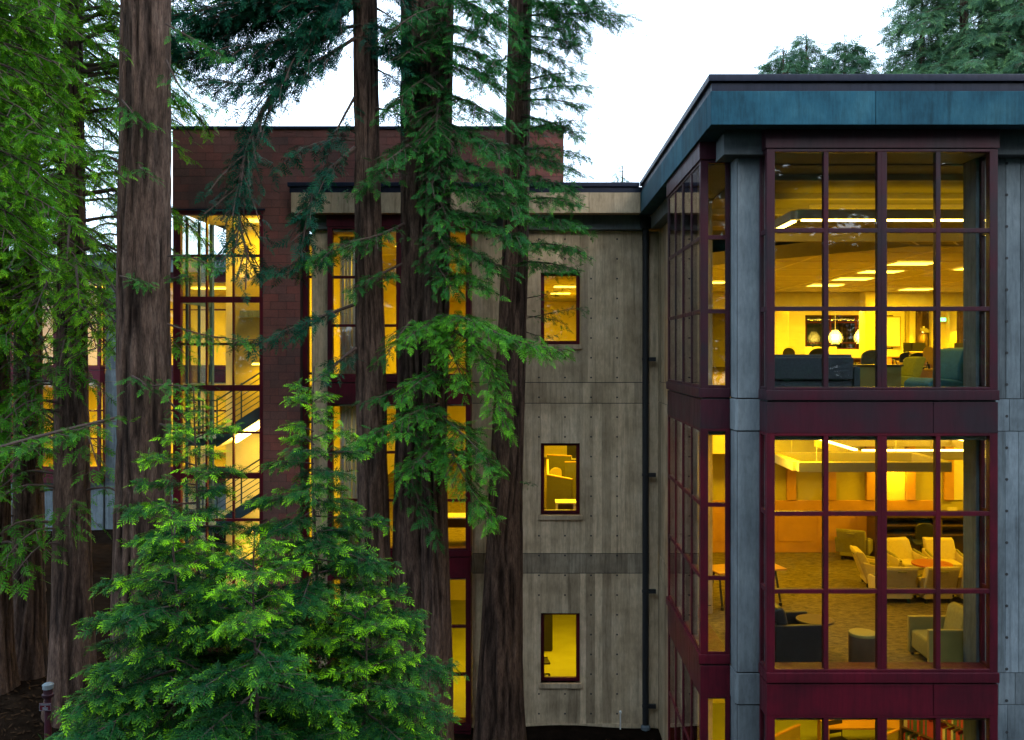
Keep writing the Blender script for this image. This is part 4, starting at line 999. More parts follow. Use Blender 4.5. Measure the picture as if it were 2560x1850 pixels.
# ================================================================== foliage
def spray_template(seed, L, nb, bl, sp, nl, nw, droop=.22):
    rr = np.random.default_rng(seed); V = []; T = []; tip = []
    def tri(a, b, c, t0, t1):
        i = len(V); V.extend([a, b, c]); tip.extend([t0, t0, t1]); T.append((i, i + 1, i + 2))
    def branchlet(base, d, ln, t_base):
        d = d / np.linalg.norm(d); up = np.array([0, 0, 1.0]); pr = np.cross(up, d); pr /= np.linalg.norm(pr)
        n = max(2, int(ln / sp))
        for j in range(n):
            u = (j + .5) / n; s = ln * u
            pos = base + d * s + np.array([0, 0, -.12 * s * u])
            prof = (.55 + .6 * math.sin(math.pi * min(1, u * .8 + .2))) if u < .9 else .55
            for sd_ in (-1, 1):
                a = d * (.5 + .35 * u) + pr * sd_ * .8 + up * rr.uniform(-.22, .18)
                tri(pos - d * nw * .5, pos + d * nw * .5, pos + a * nl * prof * rr.uniform(.85, 1.1), t_base + .15 * u * u, min(1, t_base + .05 + .3 * u * u))
        e = base + d * ln + np.array([0, 0, -.12 * ln]); mid_ = base + d * ln * .5 + np.array([0, 0, -.03 * ln]); w2 = pr * nl * .42
        tri(base, mid_ - w2, mid_ + w2, t_base, t_base + .08); tri(mid_ + w2, mid_ - w2, e, t_base + .08, min(1, t_base + .35))
        tri(e - pr * nw * .5, e + pr * nw * .5, e + d * nl, min(1, t_base + .3), min(1, t_base + .6))
    for i in range(nb):
        t = (i + .6) / nb
        side = 1 if i % 2 else -1
        base = np.array([L * t, 0, -droop * L * t * t])
        a = math.radians(66 - 30 * t + rr.uniform(-7, 7))
        d = np.array([math.cos(a), side * math.sin(a), rr.uniform(-.25, .05)])
        branchlet(base, d, bl * (.55 + .5 * math.sin(math.pi * min(1, .15 + .85 * t))) * (1.05 - .45 * t) * rr.uniform(.85, 1.1), .02 + .2 * t)
    branchlet(np.array([L * .93, 0, -droop * L * .87]), np.array([1, 0, -.35]), bl * .7, .32)
    # the twig itself
    for i in range(4):
        t0, t1 = i / 4, (i + 1) / 4
        a = np.array([L * t0, 0, -droop * L * t0 * t0]); b = np.array([L * t1, 0, -droop * L * t1 * t1]); w_ = np.array([0, nw * .45, 0])
        tri(a - w_, a + w_, b, 0, 0)
    return np.array(V), np.array(T), np.array(tip)
TPL = {'near': [spray_template(s, .125, 7, .058, .0105, .0150, .0090, .3) for s in range(4)],
       'mid': [spray_template(10 + s, .25, 9, .100, .0150, .025, .0140) for s in range(4)],
       'coarse': [spray_template(20 + s, .85, 10, .38, .05, .085, .045) for s in range(4)],
       'mass': [spray_template(30 + s, 1.6, 7, .85, .24, .36, .30) for s in range(4)]}
TCOL = {}
def tpl_collection(lod, mat):
    """the spray shapes that the foliage scatters"""
    if (lod, mat.name) not in TCOL:
        col = bpy.data.collections.new('spray_shapes'); TCOL[(lod, mat.name)] = col
        for V, T, tip in TPL[lod]: col.objects.link(bpy.data.objects.new('spray_shape', raw_mesh('spray_shape', V, T, mat, {'tint': tip})))
    return TCOL[(lod, mat.name)]
def scatter_group(col):
    g = bpy.data.node_groups.new('scatter_sprays', 'GeometryNodeTree'); g.is_modifier = True
    g.interface.new_socket('Geometry', in_out='INPUT', socket_type='NodeSocketGeometry'); g.interface.new_socket('Geometry', in_out='OUTPUT', socket_type='NodeSocketGeometry')
    def nd(t): return g.nodes.new(t)
    gi, go, ip, ci = nd('NodeGroupInput'), nd('NodeGroupOutput'), nd('GeometryNodeInstanceOnPoints'), nd('GeometryNodeCollectionInfo')
    ci.inputs['Collection'].default_value = col; ci.inputs['Separate Children'].default_value = True; ci.inputs['Reset Children'].default_value = True
    def na(name, t):
        n = nd('GeometryNodeInputNamedAttribute'); n.data_type = t; n.inputs['Name'].default_value = name; return n.outputs['Attribute']
    er = nd('FunctionNodeEulerToRotation'); L = g.links.new
    L(gi.outputs[0], ip.inputs['Points']); L(ci.outputs[0], ip.inputs['Instance']); ip.inputs['Pick Instance'].default_value = True
    L(na('shape', 'INT'), ip.inputs['Instance Index']); L(na('turn', 'FLOAT_VECTOR'), er.inputs[0]); L(er.outputs[0], ip.inputs['Rotation']); L(na('size', 'FLOAT'), ip.inputs['Scale'])
    L(ip.outputs[0], go.inputs[0]); return g
TRIS = [0, 0]
class Foliage:
    def __init__(s, seed): s.items = {}; s.r = np.random.default_rng(seed)
    def add(s, lod, pos, ax, nrm, scale, tint): s.items.setdefault(lod, []).append((*pos, *ax, *nrm, scale, tint))
    def build(s, name, mat, parent):
        o = None
        for lod, it in s.items.items():
            it = np.array(it); p = it[:, 0:3]; x = it[:, 3:6]; x = x / np.linalg.norm(x, axis=1, keepdims=True)
            z = it[:, 6:9]; y = np.cross(z, x); y /= np.linalg.norm(y, axis=1, keepdims=True) + 1e-9; z = np.cross(x, y)
            turn = np.stack([np.arctan2(y[:, 2], z[:, 2]), -np.arcsin(np.clip(x[:, 2], -1, 1)), np.arctan2(x[:, 1], x[:, 0])], 1)
            me = bpy.data.meshes.new(name); n = len(it); me.vertices.add(n); me.vertices.foreach_set('co', p.astype(np.float32).ravel())
            me.attributes.new('turn', 'FLOAT_VECTOR', 'POINT').data.foreach_set('vector', turn.astype(np.float32).ravel())
            me.attributes.new('size', 'FLOAT', 'POINT').data.foreach_set('value', it[:, 9].astype(np.float32))
            me.attributes.new('spray_tint', 'FLOAT', 'POINT').data.foreach_set('value', it[:, 10].astype(np.float32))
            me.attributes.new('shape', 'INT', 'POINT').data.foreach_set('value', s.r.integers(0, 4, n).astype(np.int32))
            me.materials.append(mat); me.update()
            o = link(bpy.data.objects.new(name, me), parent); tag(o, kind='stuff'); TRIS[1] += n
            md = o.modifiers.new('scatter', 'NODES'); md.node_group = scatter_group(tpl_collection(lod, mat))
        return o

def resample(pts, step):
    pts = [Vector(p) for p in pts]
    if len(pts) == 2: pts = [pts[0], pts[0].lerp(pts[1], .5), pts[1]]
    out = []
    q = [pts[0] * 2 - pts[1]] + pts + [pts[-1] * 2 - pts[-2]]
    for i in range(1, len(q) - 2):
        p0, p1, p2, p3 = q[i - 1:i + 3]; n = max(2, int((p2 - p1).length / step))
        for k in range(n):
            t = k / n
            out.append(.5 * ((2 * p1) + (p2 - p0) * t + (2 * p0 - 5 * p1 + 4 * p2 - p3) * t * t + (-p0 + 3 * p1 - 3 * p2 + p3) * t ** 3))
    out.append(pts[-1]); return out

JIT = {'near': .045, 'mid': .09, 'coarse': .25, 'mass': .3}
class Tree:
    def __init__(s, name, label, cat, loc, seed, leafmat, group=None):
        s.e = empty(name); tag(s.e, label, cat, group); s.f = Foliage(seed); s.r = random.Random(seed); s.mat = leafmat; s.wood = 'twig'; s.grow = 1.0
    def spray(s, lod, pos, ax, sc_, tint, flop=.35):
        r = s.r; j = flop * JIT[lod]; pos = Vector(pos) + Vector((r.gauss(0, j), r.gauss(0, j), r.gauss(0, j * .8))); ax = Vector(ax).normalized() + Vector((r.gauss(0, flop * .8), r.gauss(0, flop * .8), r.gauss(0, flop * .5))); nrm = Vector((r.gauss(0, flop), r.gauss(0, flop), 1))
        s.f.add(lod, pos, ax, nrm, sc_ * r.uniform(.75, 1.2), tint + r.uniform(-.12, .12))
    def limb(s, pts, r0=.04, r1=.006, sec=.7, gap=.22, t0=.12, droop=.25, lod='mid', step=.2, sc=1.0, tint=0.0, taper=.55, fall=0, tube=True, rise=0, tipup=.22, flop=.6):
        r = s.r; path = resample(pts, .12); n = len(path)
        mb = MB(); mb.tube(path[::2] + ([path[-1]] if (n - 1) % 2 else []), [r0 + (r1 - r0) * (i / max(1, len(path[::2]) - 1)) for i in range(len(path[::2]) + (1 if (n - 1) % 2 else 0))], 6)
        tot = sum((path[i + 1] - path[i]).length for i in range(n - 1)); acc = 0; nxt = tot * t0; side = 1
        for i in range(n - 1):
            d = path[i + 1] - path[i]; ln = d.length; acc += ln; d.normalize()
            while nxt < acc:
                t = nxt / tot; p = path[i + 1]; nxt += gap * r.uniform(.7, 1.3); side = -side
                h = d.cross(Vector((0, 0, 1)))
                if h.length < .3: h = Vector((r.gauss(0, 1), r.gauss(0, 1), 0))
                h.normalize()
                sl = sec * (1 - taper * t) * r.uniform(.55, 1.2) * min(1, .45 + 2.2 * t)
                dv = (h * side * r.uniform(.6, 1) + d * r.uniform(.35, .9) + Vector((0, 0, r.uniform(-.25, .12) + rise)) + Vector((r.gauss(0, .12), r.gauss(0, .12), 0))).normalized()
                m = max(2, int(sl / .1)); sp_ = [p + dv * (sl * k / m) + Vector((0, 0, -droop * sl * (k / m) ** 2)) for k in range(m + 1)]
                mb.tube(sp_[::2] if m % 2 == 0 else [sp_[0], sp_[-1]], [max(.003, r0 * .22), .002][0], 3)
                q = step * r.uniform(.3, .8); sd = 1
                while q < sl:
                    k = q / sl; pos = p + dv * q + Vector((0, 0, -droop * sl * k * k)); sd = -sd
                    hh_ = dv.cross(Vector((0, 0, 1))).normalized()
                    ax = dv * r.uniform(.5, .9) + hh_ * sd * r.uniform(.4, .8) + Vector((0, 0, r.uniform(-.45, .1) - fall))
                    s.spray(lod, pos, ax, sc * (.75 + .25 * (1 - k)), tint + (tipup * .45 if k > .7 else 0), flop); q += step * r.uniform(.75, 1.25)
                s.spray(lod, sp_[-1], dv + Vector((0, 0, -.25 - fall)), sc, tint + tipup, flop)
        s.spray(lod, path[-1], (path[-1] - path[-3]).normalized(), sc, tint + tipup, flop)
        mb.build('branch', M[s.wood], s.e)
    def px(s, pts, **kw):
        kw['gap'] = kw.get('gap', .22) * .66; kw['step'] = kw.get('step', .2) * .44; kw['sc'] = kw.get('sc', 1.0) * .76 * s.grow
        s.limb([P(*p) for p in pts], **kw)
    def done(s): s.f.build('foliage', s.mat, s.e)

rgn = np.random.default_rng(11)
GRID = rgn.random((97, 389))
def vnoise(u, v, pu):         # u periodic with integer period pu
    iu = np.floor(u).astype(int); iv = np.floor(v).astype(int); fu = u - iu; fv = v - iv
    fu = fu * fu * (3 - 2 * fu); fv = fv * fv * (3 - 2 * fv)
    g_ = lambda a, b: GRID[(a % pu) % 97, b % 389]
    return (g_(iu, iv) * (1 - fu) + g_(iu + 1, iv) * fu) * (1 - fv) + (g_(iu, iv + 1) * (1 - fu) + g_(iu + 1, iv + 1) * fu) * fv
def trunk(tree, rows, na=120, dz=.06, seed=0, depth=.05, flare=.5, zc=None):
    """rows: (x, y, z, radius) from the ground up"""
    rows = np.array(rows, float); z0, z1 = rows[0, 2], rows[-1, 2]
    zs_ = np.concatenate([np.arange(z0, min(z1, 18), dz), np.arange(min(z1, 18), z1 + .5, .5)]); th = np.linspace(0, 2 * np.pi, na, endpoint=False)
    cx = np.interp(zs_, rows[:, 2], rows[:, 0]); cyy = np.interp(zs_, rows[:, 2], rows[:, 1]); rad = np.interp(zs_, rows[:, 2], rows[:, 3])
    rad = rad * (1 + flare * np.exp(-(zs_ - z0) / .7))
    A, Zg = np.meshgrid(th, zs_); U = A / (2 * np.pi)
    wob = vnoise(U * 5, Zg * .5 + seed * 7.3, 5) - .5
    n1 = vnoise(U * 38 + wob * 2.2 + 38, Zg * 1.1 + seed * 3.1, 38); n2 = vnoise(U * 80 + wob * 4 + 80, Zg * 3.6 + seed * 5.7, 80); n3 = vnoise(U * 5 + 5, Zg * .35 + seed, 5)
    rid = np.clip((n1 - .28) / .3, 0, 1); fib = n2
    RR = rad[:, None] * (1 + .05 * (n3 - .5)) + depth * (rid - 1) * .8 + depth * .45 * (fib - .5)
    if flare > .3:
        lob = vnoise(U * 7 + 7, Zg * .05 + seed, 7); RR = RR + rad[:, None] * .35 * np.exp(-(Zg - z0) / 1.3) * (lob - .4)
    V = np.stack([cx[:, None] + RR * np.cos(A), cyy[:, None] + RR * np.sin(A), Zg], 2).reshape(-1, 3)
    nr = len(zs_); i = np.arange((nr - 1) * na); r_, c_ = i // na, i % na
    Q = np.stack([r_ * na + c_, r_ * na + (c_ + 1) % na, (r_ + 1) * na + (c_ + 1) % na, (r_ + 1) * na + c_], 1)
    TRIS[0] += 2 * len(Q)
    o = link(bpy.data.objects.new('trunk', raw_mesh('trunk', V, Q, M['bark'], {'ridge': np.clip(.55 * rid + .45 * fib, 0, 1).ravel()}, True)), tree.e)
    return lambda z: Vector((float(np.interp(z, rows[:, 2], rows[:, 0])), float(np.interp(z, rows[:, 2], rows[:, 1])), z)), lambda z: float(np.interp(z, rows[:, 2], rows[:, 3]))
def trunk_px(tree, Y, marks, top=27, **kw):
    """marks: (py, left px, right px) from top of the photo down"""
    rows = []
    for py, a, b in marks[::-1]:
        rows.append(((a + b) / 2 * 1.0, PZ(py, Y), (b - a) / 2))
    rows = [(PX(c, Y), z, w_ * Y / F) for c, z, w_ in rows]
    (x0, z0, r0), (x1, z1, r1) = rows[0], rows[1]
    gz0 = float(gz(x0, Y)) - .25
    if z0 > gz0 + .1:
        k = (gz0 - z0) / (z1 - z0); rows.insert(0, (x0 + (x1 - x0) * k * .5, gz0, r0 + max(0, (r1 - r0) * k)))
    (xa, za, ra), (xb, zb3, rb) = rows[-2], rows[-1]
    k = (top - zb3) / (zb3 - za); rows.append((xb + (xb - xa) * k * .4, top, max(.08, rb * .45)))
    return trunk(tree, [(x, Y, z, r) for x, z, r in rows], **kw)
def auto_limbs(t, cen, rad, z0, z1, n, L0, L1, lod='coarse', azr=None, step=.45, sec=1.1, gap=.5, down=.25, tint=0, sc=1.0, droop=.3, r0k=.022):
    for k in range(n):
        f = (k + t.r.random()) / n; z = z0 + (z1 - z0) * f
        a = t.r.uniform(0, 2 * math.pi) if azr is None else t.r.uniform(*azr)
        c = cen(z); d = Vector((math.cos(a), math.sin(a), 0)); L = (L0 + (L1 - L0) * f) * t.r.uniform(.7, 1.2)
        p0 = c + d * rad(z) * .8; pts = [p0, p0 + d * L * .4 + Vector((0, 0, .05 * L)), p0 + d * L * .75 + Vector((0, 0, -down * .4 * L)), p0 + d * L + Vector((0, 0, -down * L))]
        t.limb(pts, r0=max(.012, r0k * L), r1=.006, sec=sec * (.5 + .5 * L / max(L0, L1)), gap=gap, lod=lod, step=step, tint=tint, sc=sc, droop=droop)

# ---- the big redwood at left
T1 = Tree('redwood_tree', 'large redwood trunk standing alone at left, in front of the red tower', 'tree', None, 101, M['leaf_mid'], 'redwood trees')
c, r = trunk_px(T1, 15.5, [(0, 306, 424), (600, 298, 423), (1220, 292, 424), (1500, 284, 424)], na=180, dz=.055, seed=1, depth=.05, flare=.35)
for pts in ([(420, 640, 15.3), (470, 640, 15.2), (530, 665, 15.2)], [(418, 810, 15.3), (500, 835, 15.3), (600, 850, 15.3)], [(330, 940, 15.0), (350, 950, 14.9), (365, 965, 14.85)],
            [(380, 965, 15.0), (430, 962, 14.9), (505, 975, 14.8)], [(420, 700, 15.4), (455, 690, 15.3), (470, 690, 15.3)], [(300, 690, 15.0), (340, 700, 14.9), (370, 708, 14.85)], [(350, 420, 15.0), (358, 424, 14.85)],
            [(305, 250, 15.1), (330, 280, 14.9), (345, 300, 14.8)], [(400, 1060, 15.1), (440, 1075, 15), (470, 1080, 15)], [(418, 1000, 15.3), (450, 1030, 15.2), (470, 1060, 15.2)], [(415, 60, 15.3), (470, 90, 15.2), (560, 140, 15.1)],
            [(415, 150, 15.3), (460, 230, 15.2), (540, 280, 15.2)], [(300, 1040, 15.2), (180, 1080, 15.0), (60, 1115, 14.6), (-40, 1140, 14.4)]):
    T1.px(pts, r0=.02, sec=.34, gap=.10, t0=.1, step=.11, sc=.72, lod='mid', tint=.3)
auto_limbs(T1, c, r, 18.5, 26, 9, 3.4, 1.6)
T1.done()

# ---- centre group
T2 = Tree('redwood_tree', 'slender redwood trunk left of the twin trunks, with long drooping dark branches', 'tree', None, 102, M['leaf_dark'], 'redwood trees')
c, r = trunk_px(T2, 19.0, [(0, 883, 942), (600, 887, 955), (1220, 893, 972), (1700, 898, 985)], na=110, dz=.065, seed=2, depth=.028)
T2.grow = 1.3
T2.px([(888, 8, 18.8), (760, 120, 18.3), (690, 225, 18.0), (640, 310, 17.8), (605, 430, 17.6), (597, 540, 17.5), (622, 650, 17.4)], r0=.075, r1=.02, sec=1.25, gap=.13, t0=.04, step=.17, droop=.35, tint=-.02)
T2.px([(888, 95, 18.8), (800, 150, 18.4), (720, 190, 18.1), (640, 210, 17.9), (540, 205, 17.8)], r0=.045, sec=1.2, gap=.10, t0=.05, step=.17)
T2.px([(886, 20, 18.8), (760, 5, 18.4), (600, 30, 18.1), (470, 90, 17.9)], r0=.045, sec=1.3, gap=.09, t0=.02, step=.17)
T2.px([(886, -60, 18.8), (740, -40, 18.3), (580, 10, 18.0), (440, 40, 17.9)], r0=.045, sec=1.4, gap=.09, t0=.02, step=.17)
T2.px([(886, -20, 18.8), (800, 40, 18.5), (700, 100, 18.3), (560, 130, 18.2), (450, 150, 18.1)], r0=.045, sec=1.4, gap=.09, t0=.02, step=.17)
T2.px([(888, 240, 18.8), (840, 330, 18.5), (810, 420, 18.4), (790, 480, 18.3)], r0=.03, sec=.5, gap=.2, step=.18)
T2.px([(888, 370, 18.8), (830, 420, 18.5), (790, 470, 18.3), (765, 560, 18.2), (752, 640, 18.1)], r0=.055, r1=.012, sec=.85, gap=.15, t0=.1, step=.17, tint=.05)
T2.px([(886, 350, 18.8), (820, 350, 18.4), (740, 380, 18.2), (690, 420, 18.1)], r0=.03, sec=.5, gap=.18, step=.18, tint=.05)
T2.px([(886, 610, 18.8), (800, 640, 18.4), (700, 670, 18.2), (650, 680, 18.1)], r0=.03, sec=.6, gap=.14, step=.16, tint=.1)
T2.px([(890, 760, 18.8), (820, 785, 18.4), (740, 815, 18.2), (660, 845, 18.0), (600, 850, 17.9)], r0=.04, sec=.62, gap=.14, step=.16, tint=.1)
T2.px([(890, 870, 18.8), (850, 900, 18.5), (820, 935, 18.3)], r0=.04, sec=.4, gap=.15, step=.16, tint=.05)
T2.px([(936, 170, 18.8), (975, 190, 18.7), (1010, 200, 18.6)], r0=.03, sec=.6, gap=.14, step=.17)
T2.px([(940, 20, 18.8), (975, 40, 18.7), (1000, 60, 18.6)], r0=.03, sec=.7, gap=.12, step=.17)
T2.px([(940, 270, 18.8), (985, 280, 18.7), (1005, 290, 18.6)], r0=.03, sec=.5, gap=.14, step=.17)
for (py, x1, y1, Y1) in ((-30, 1000, -10, 18.4), (60, 1000, 110, 18.5), (120, 1010, 150, 18.4), (-90, 620, -30, 18.0), (-50, 520, 60, 17.9), (60, 640, 150, 18.4), (-110, 420, -20, 18.0), (0, 420, 110, 18.2), (-70, 800, 60, 18.3)):
    T2.px([(912, py, 18.8), ((912 + x1) / 2, (py + y1) / 2 - 15, (18.8 + Y1) / 2), (x1, y1, Y1)], r0=.04, sec=1.2, gap=.09, t0=.03, step=.16)
auto_limbs(T2, c, r, 20.5, 27, 8, 2.6, 1.6)
T2.done()

T3 = Tree('redwood_tree', 'dark left trunk of the twin redwoods in the centre', 'tree', None, 103, M['leaf_mid'], 'redwood trees')
c, r = trunk_px(T3, 19.2, [(0, 1000, 1085), (600, 1003, 1080), (1220, 985, 1075), (1700, 975, 1085)], na=110, dz=.065, seed=3, depth=.035)
T3.px([(1010, 420, 18.9), (960, 440, 18.4), (890, 470, 18.1)], r0=.03, sec=.6, gap=.14, step=.16, tint=.1)
T3.px([(1010, 560, 18.9), (940, 590, 18.2), (850, 610, 17.9), (790, 640, 17.8)], r0=.035, sec=.8, gap=.13, step=.15, tint=.2)
T3.px([(1005, 660, 18.9), (940, 690, 18.3), (880, 720, 18.1)], r0=.03, sec=.5, gap=.15, step=.16, tint=.12)
T3.px([(1030, 800, 18.8), (990, 850, 18.1), (960, 900, 17.9)], r0=.03, sec=.5, gap=.14, step=.15, tint=.15)
T3.px([(1020, 960, 18.8), (970, 985, 18.2), (920, 1000, 18.0)], r0=.03, sec=.5, gap=.14, step=.15, tint=.1)
T3.px([(1040, 1060, 18.8), (1000, 1080, 18.0), (940, 1085, 17.7), (895, 1095, 17.6)], r0=.035, sec=.6, gap=.12, step=.14, tint=.18)
T3.px([(1040, 1150, 18.8), (1030, 1200, 18.3), (1060, 1280, 18.1), (1090, 1350, 18.0)], r0=.03, sec=.4, gap=.14, step=.15, tint=.1)
auto_limbs(T3, c, r, 18.0, 26, 7, 2.2, 1.4)
T3.done()

T3b = Tree('redwood_tree', 'right trunk of the twin redwoods, draped with bright green branches', 'tree', None, 104, M['leaf_mid'], 'redwood trees')
c, r = trunk_px(T3b, 18.8, [(0, 1068, 1135), (600, 1062, 1125), (1220, 1052, 1118), (1700, 1055, 1132)], na=110, dz=.065, seed=4, depth=.035)
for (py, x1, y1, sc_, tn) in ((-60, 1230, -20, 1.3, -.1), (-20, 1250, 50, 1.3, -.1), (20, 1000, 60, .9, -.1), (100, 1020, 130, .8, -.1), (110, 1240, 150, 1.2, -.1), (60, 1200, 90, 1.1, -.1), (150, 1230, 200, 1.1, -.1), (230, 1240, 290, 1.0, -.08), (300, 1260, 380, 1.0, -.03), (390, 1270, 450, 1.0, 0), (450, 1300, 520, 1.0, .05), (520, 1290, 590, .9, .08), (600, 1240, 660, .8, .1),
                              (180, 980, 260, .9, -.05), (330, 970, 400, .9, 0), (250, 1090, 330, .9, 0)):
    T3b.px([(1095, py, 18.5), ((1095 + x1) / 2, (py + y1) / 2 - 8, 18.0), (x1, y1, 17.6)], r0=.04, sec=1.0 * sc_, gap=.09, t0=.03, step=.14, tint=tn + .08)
for (py, tn) in ((300, 0), (380, .02), (470, .06), (560, .1), (640, .12)):
    T3b.px([(1085 + 20 * math.sin(py), py, 18.5), (1100, py + 35, 17.9), (1110 + 30 * math.cos(py), py + 80, 17.6)], r0=.03, sec=.6, gap=.1, step=.15, tint=tn)
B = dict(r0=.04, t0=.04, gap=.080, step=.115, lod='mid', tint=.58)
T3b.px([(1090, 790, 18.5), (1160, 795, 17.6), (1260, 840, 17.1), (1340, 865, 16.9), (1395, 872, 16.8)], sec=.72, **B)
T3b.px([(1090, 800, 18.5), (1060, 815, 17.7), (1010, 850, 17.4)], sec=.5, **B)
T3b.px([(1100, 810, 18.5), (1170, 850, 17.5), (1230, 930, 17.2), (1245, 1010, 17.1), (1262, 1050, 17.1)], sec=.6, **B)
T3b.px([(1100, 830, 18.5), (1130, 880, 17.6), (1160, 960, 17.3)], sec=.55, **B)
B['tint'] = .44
T3b.px([(1095, 1010, 18.5), (1040, 1030, 17.7), (960, 1070, 17.4), (905, 1100, 17.3)], sec=.6, **B)
T3b.px([(1100, 1040, 18.5), (1150, 1080, 17.6), (1200, 1130, 17.3), (1232, 1165, 17.2)], sec=.62, **B)
T3b.px([(1100, 1080, 18.5), (1140, 1150, 17.6), (1180, 1230, 17.3), (1225, 1290, 17.2)], sec=.62, **B)
T3b.px([(1090, 1100, 18.5), (1060, 1140, 17.7), (1010, 1180, 17.5)], sec=.5, **B)
T3b.px([(1095, 930, 18.5), (1060, 945, 17.8), (1010, 985, 17.5)], sec=.55, **B)
T3b.px([(1100, 700, 18.5), (1160, 690, 17.8), (1220, 720, 17.5)], sec=.55, **B)
auto_limbs(T3b, c, r, 18.5, 26, 7, 2.2, 1.4)
T3b.done()

T4 = Tree('redwood_tree', 'leaning redwood with flared base, right of the group, close to the concrete wall', 'tree', None, 105, M['leaf_mid'], 'redwood trees')
c, r = trunk_px(T4, 20.2, [(0, 1272, 1330), (600, 1256, 1321), (1220, 1222, 1308), (1700, 1194, 1308)], na=130, dz=.06, seed=5, depth=.032, flare=.28)
for (py, x1, y1, sc_) in ((-90, 1420, -40, 1.3), (60, 1420, 80, 1.1), (150, 1390, 190, .9), (20, 1200, 60, .9), (140, 1210, 180, .9), (-60, 1500, -20, 1.2), (10, 1520, 20, 1.2), (40, 1560, 40, 1.0), (-20, 1440, 60, 1.1), (90, 1440, 110, 1.0), (110, 1400, 150, .9), (205, 1450, 180, .6), (230, 1465, 215, .6), (250, 1455, 260, .7), (290, 1440, 330, .8), (330, 1450, 300, .6), (370, 1455, 385, .6),
                          (390, 1430, 420, .7), (440, 1420, 470, .7), (500, 1430, 500, .8), (540, 1435, 560, .8), (610, 1440, 620, .8), (655, 1430, 670, .6), (360, 1240, 380, .7), (480, 1200, 520, .8)):
    T4.px([(1300 if x1 > 1300 else 1265, py, 20.0), ((1300 + x1) / 2, (py + y1) / 2 - 6, 19.5), (x1, y1, 19.2)], r0=.03, sec=.95 * sc_, gap=.10, t0=.05, step=.13, sc=.95, tint=-.02 if py < 480 else .22)
for pts in ([(1318, 745, 20), (1370, 735, 19.6), (1418, 720, 19.5)], [(1318, 795, 20), (1380, 782, 19.6), (1440, 770, 19.5), (1458, 775, 19.4)], [(1316, 830, 20), (1350, 840, 19.7), (1385, 838, 19.6)], [(1318, 790, 20), (1390, 800, 19.6), (1412, 812, 19.5)], [(1310, 1210, 20), (1325, 1205, 19.8)]):
    T4.px(pts, r0=.012, r1=.003, sec=.22, gap=.09, step=.12, sc=.5, tint=.05)
auto_limbs(T4, c, r, 20.0, 26, 6, 2.0, 1.2)
T4.done()

# ---- left background trunks with the dense green branches
LB = [('redwood_tree', 'redwood trunk cut by the left edge of the picture', 20.0, [(0, -26, 18), (600, -28, 20), (1220, -32, 24), (1700, -40, 30)], 6),
      ('redwood_tree', 'second redwood trunk from the left, before the distant lit wing', 21.0, [(0, 46, 96), (600, 40, 100), (1220, 36, 106), (1700, 28, 112)], 7),
      ('redwood_tree', 'third redwood trunk from the left, darkest, before the distant lit wing', 19.0, [(0, 155, 205), (600, 148, 212), (1220, 138, 222), (1700, 130, 232)], 8)]
for i, (nm, lb, Y, mk, sd_) in enumerate(LB):
    t = Tree(nm, lb, 'tree', None, 110 + i, M['leaf_bright'], 'redwood trees'); c, r = trunk_px(t, Y, mk, na=110, dz=.06, seed=sd_, depth=.03)
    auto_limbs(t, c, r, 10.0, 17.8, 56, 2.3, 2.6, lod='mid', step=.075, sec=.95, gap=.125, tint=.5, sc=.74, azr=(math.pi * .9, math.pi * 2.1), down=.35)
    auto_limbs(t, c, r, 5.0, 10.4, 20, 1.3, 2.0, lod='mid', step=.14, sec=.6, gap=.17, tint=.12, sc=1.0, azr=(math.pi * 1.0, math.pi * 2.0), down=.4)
    auto_limbs(t, c, r, 17.5, 26, 18, 3.6, 1.6)
    t.done()
for i, (px_b, Yb, lb) in enumerate(((-90, 25, 'redwood standing deeper in the wood beyond the left edge trunk'), (68, 28, 'redwood hidden behind the second trunk, only its boughs showing'), (182, 31, 'redwood hidden behind the third trunk, only its boughs showing'), (345, 33, 'redwood hidden behind the large trunk, only its boughs showing'))):
    t = Tree('redwood_tree', lb, 'tree', None, 130 + i, M['leaf_mid'], 'redwood trees'); xb_ = PX(px_b, Yb); zg = float(gz(xb_, Yb)) - .2
    c, r = trunk(t, [(xb_, Yb, zg, .42), (xb_, Yb, 12, .33), (xb_ + .1, Yb, 29, .06)], na=70, dz=.14, seed=20 + i, depth=.03, flare=.4)
    auto_limbs(t, c, r, 13.2, 21, 22, 2.4, 2.8, lod='mid', step=.16, sec=1.0, gap=.2, tint=.3, sc=1.25, down=.25); auto_limbs(t, c, r, 21, 28, 8, 3.0, 1.2); t.done()
# branches reaching in from a redwood just outside the left edge
T8 = Tree('redwood_tree', 'bright green redwood boughs reaching in from beyond the left edge', 'tree', None, 120, M['leaf_bright'], 'redwood trees')
c, r = trunk_px(T8, 13.0, [(0, -330, -230), (600, -335, -225), (1220, -340, -220)], na=60, dz=.15, seed=9, depth=.03)
for k in range(25):
    py = -80 + 28 * k + T8.r.uniform(-15, 15); x1 = T8.r.uniform(60, 260) if py < 420 else T8.r.uniform(40, 190)
    Y1 = T8.r.uniform(13.0, 15.5)
    T8.px([(-240, py - 90, 13), (-90, py - 50, 13.4), (x1 * .5, py + 10, (13.4 + Y1) / 2), (x1, py + 60, Y1)], r0=.04, sec=.9, gap=.16, t0=.25, step=.12, tint=.36, sc=.8)
T8.px([(-240, 1180, 13), (-60, 1135, 13.2), (80, 1095, 13.5), (285, 1045, 14.6)], r0=.03, r1=.022, sec=.45, gap=.16, t0=.3, step=.15, tint=.3, sc=.7)
auto_limbs(T8, c, r, 16, 26, 8, 3.6, 1.6)
T8.done()

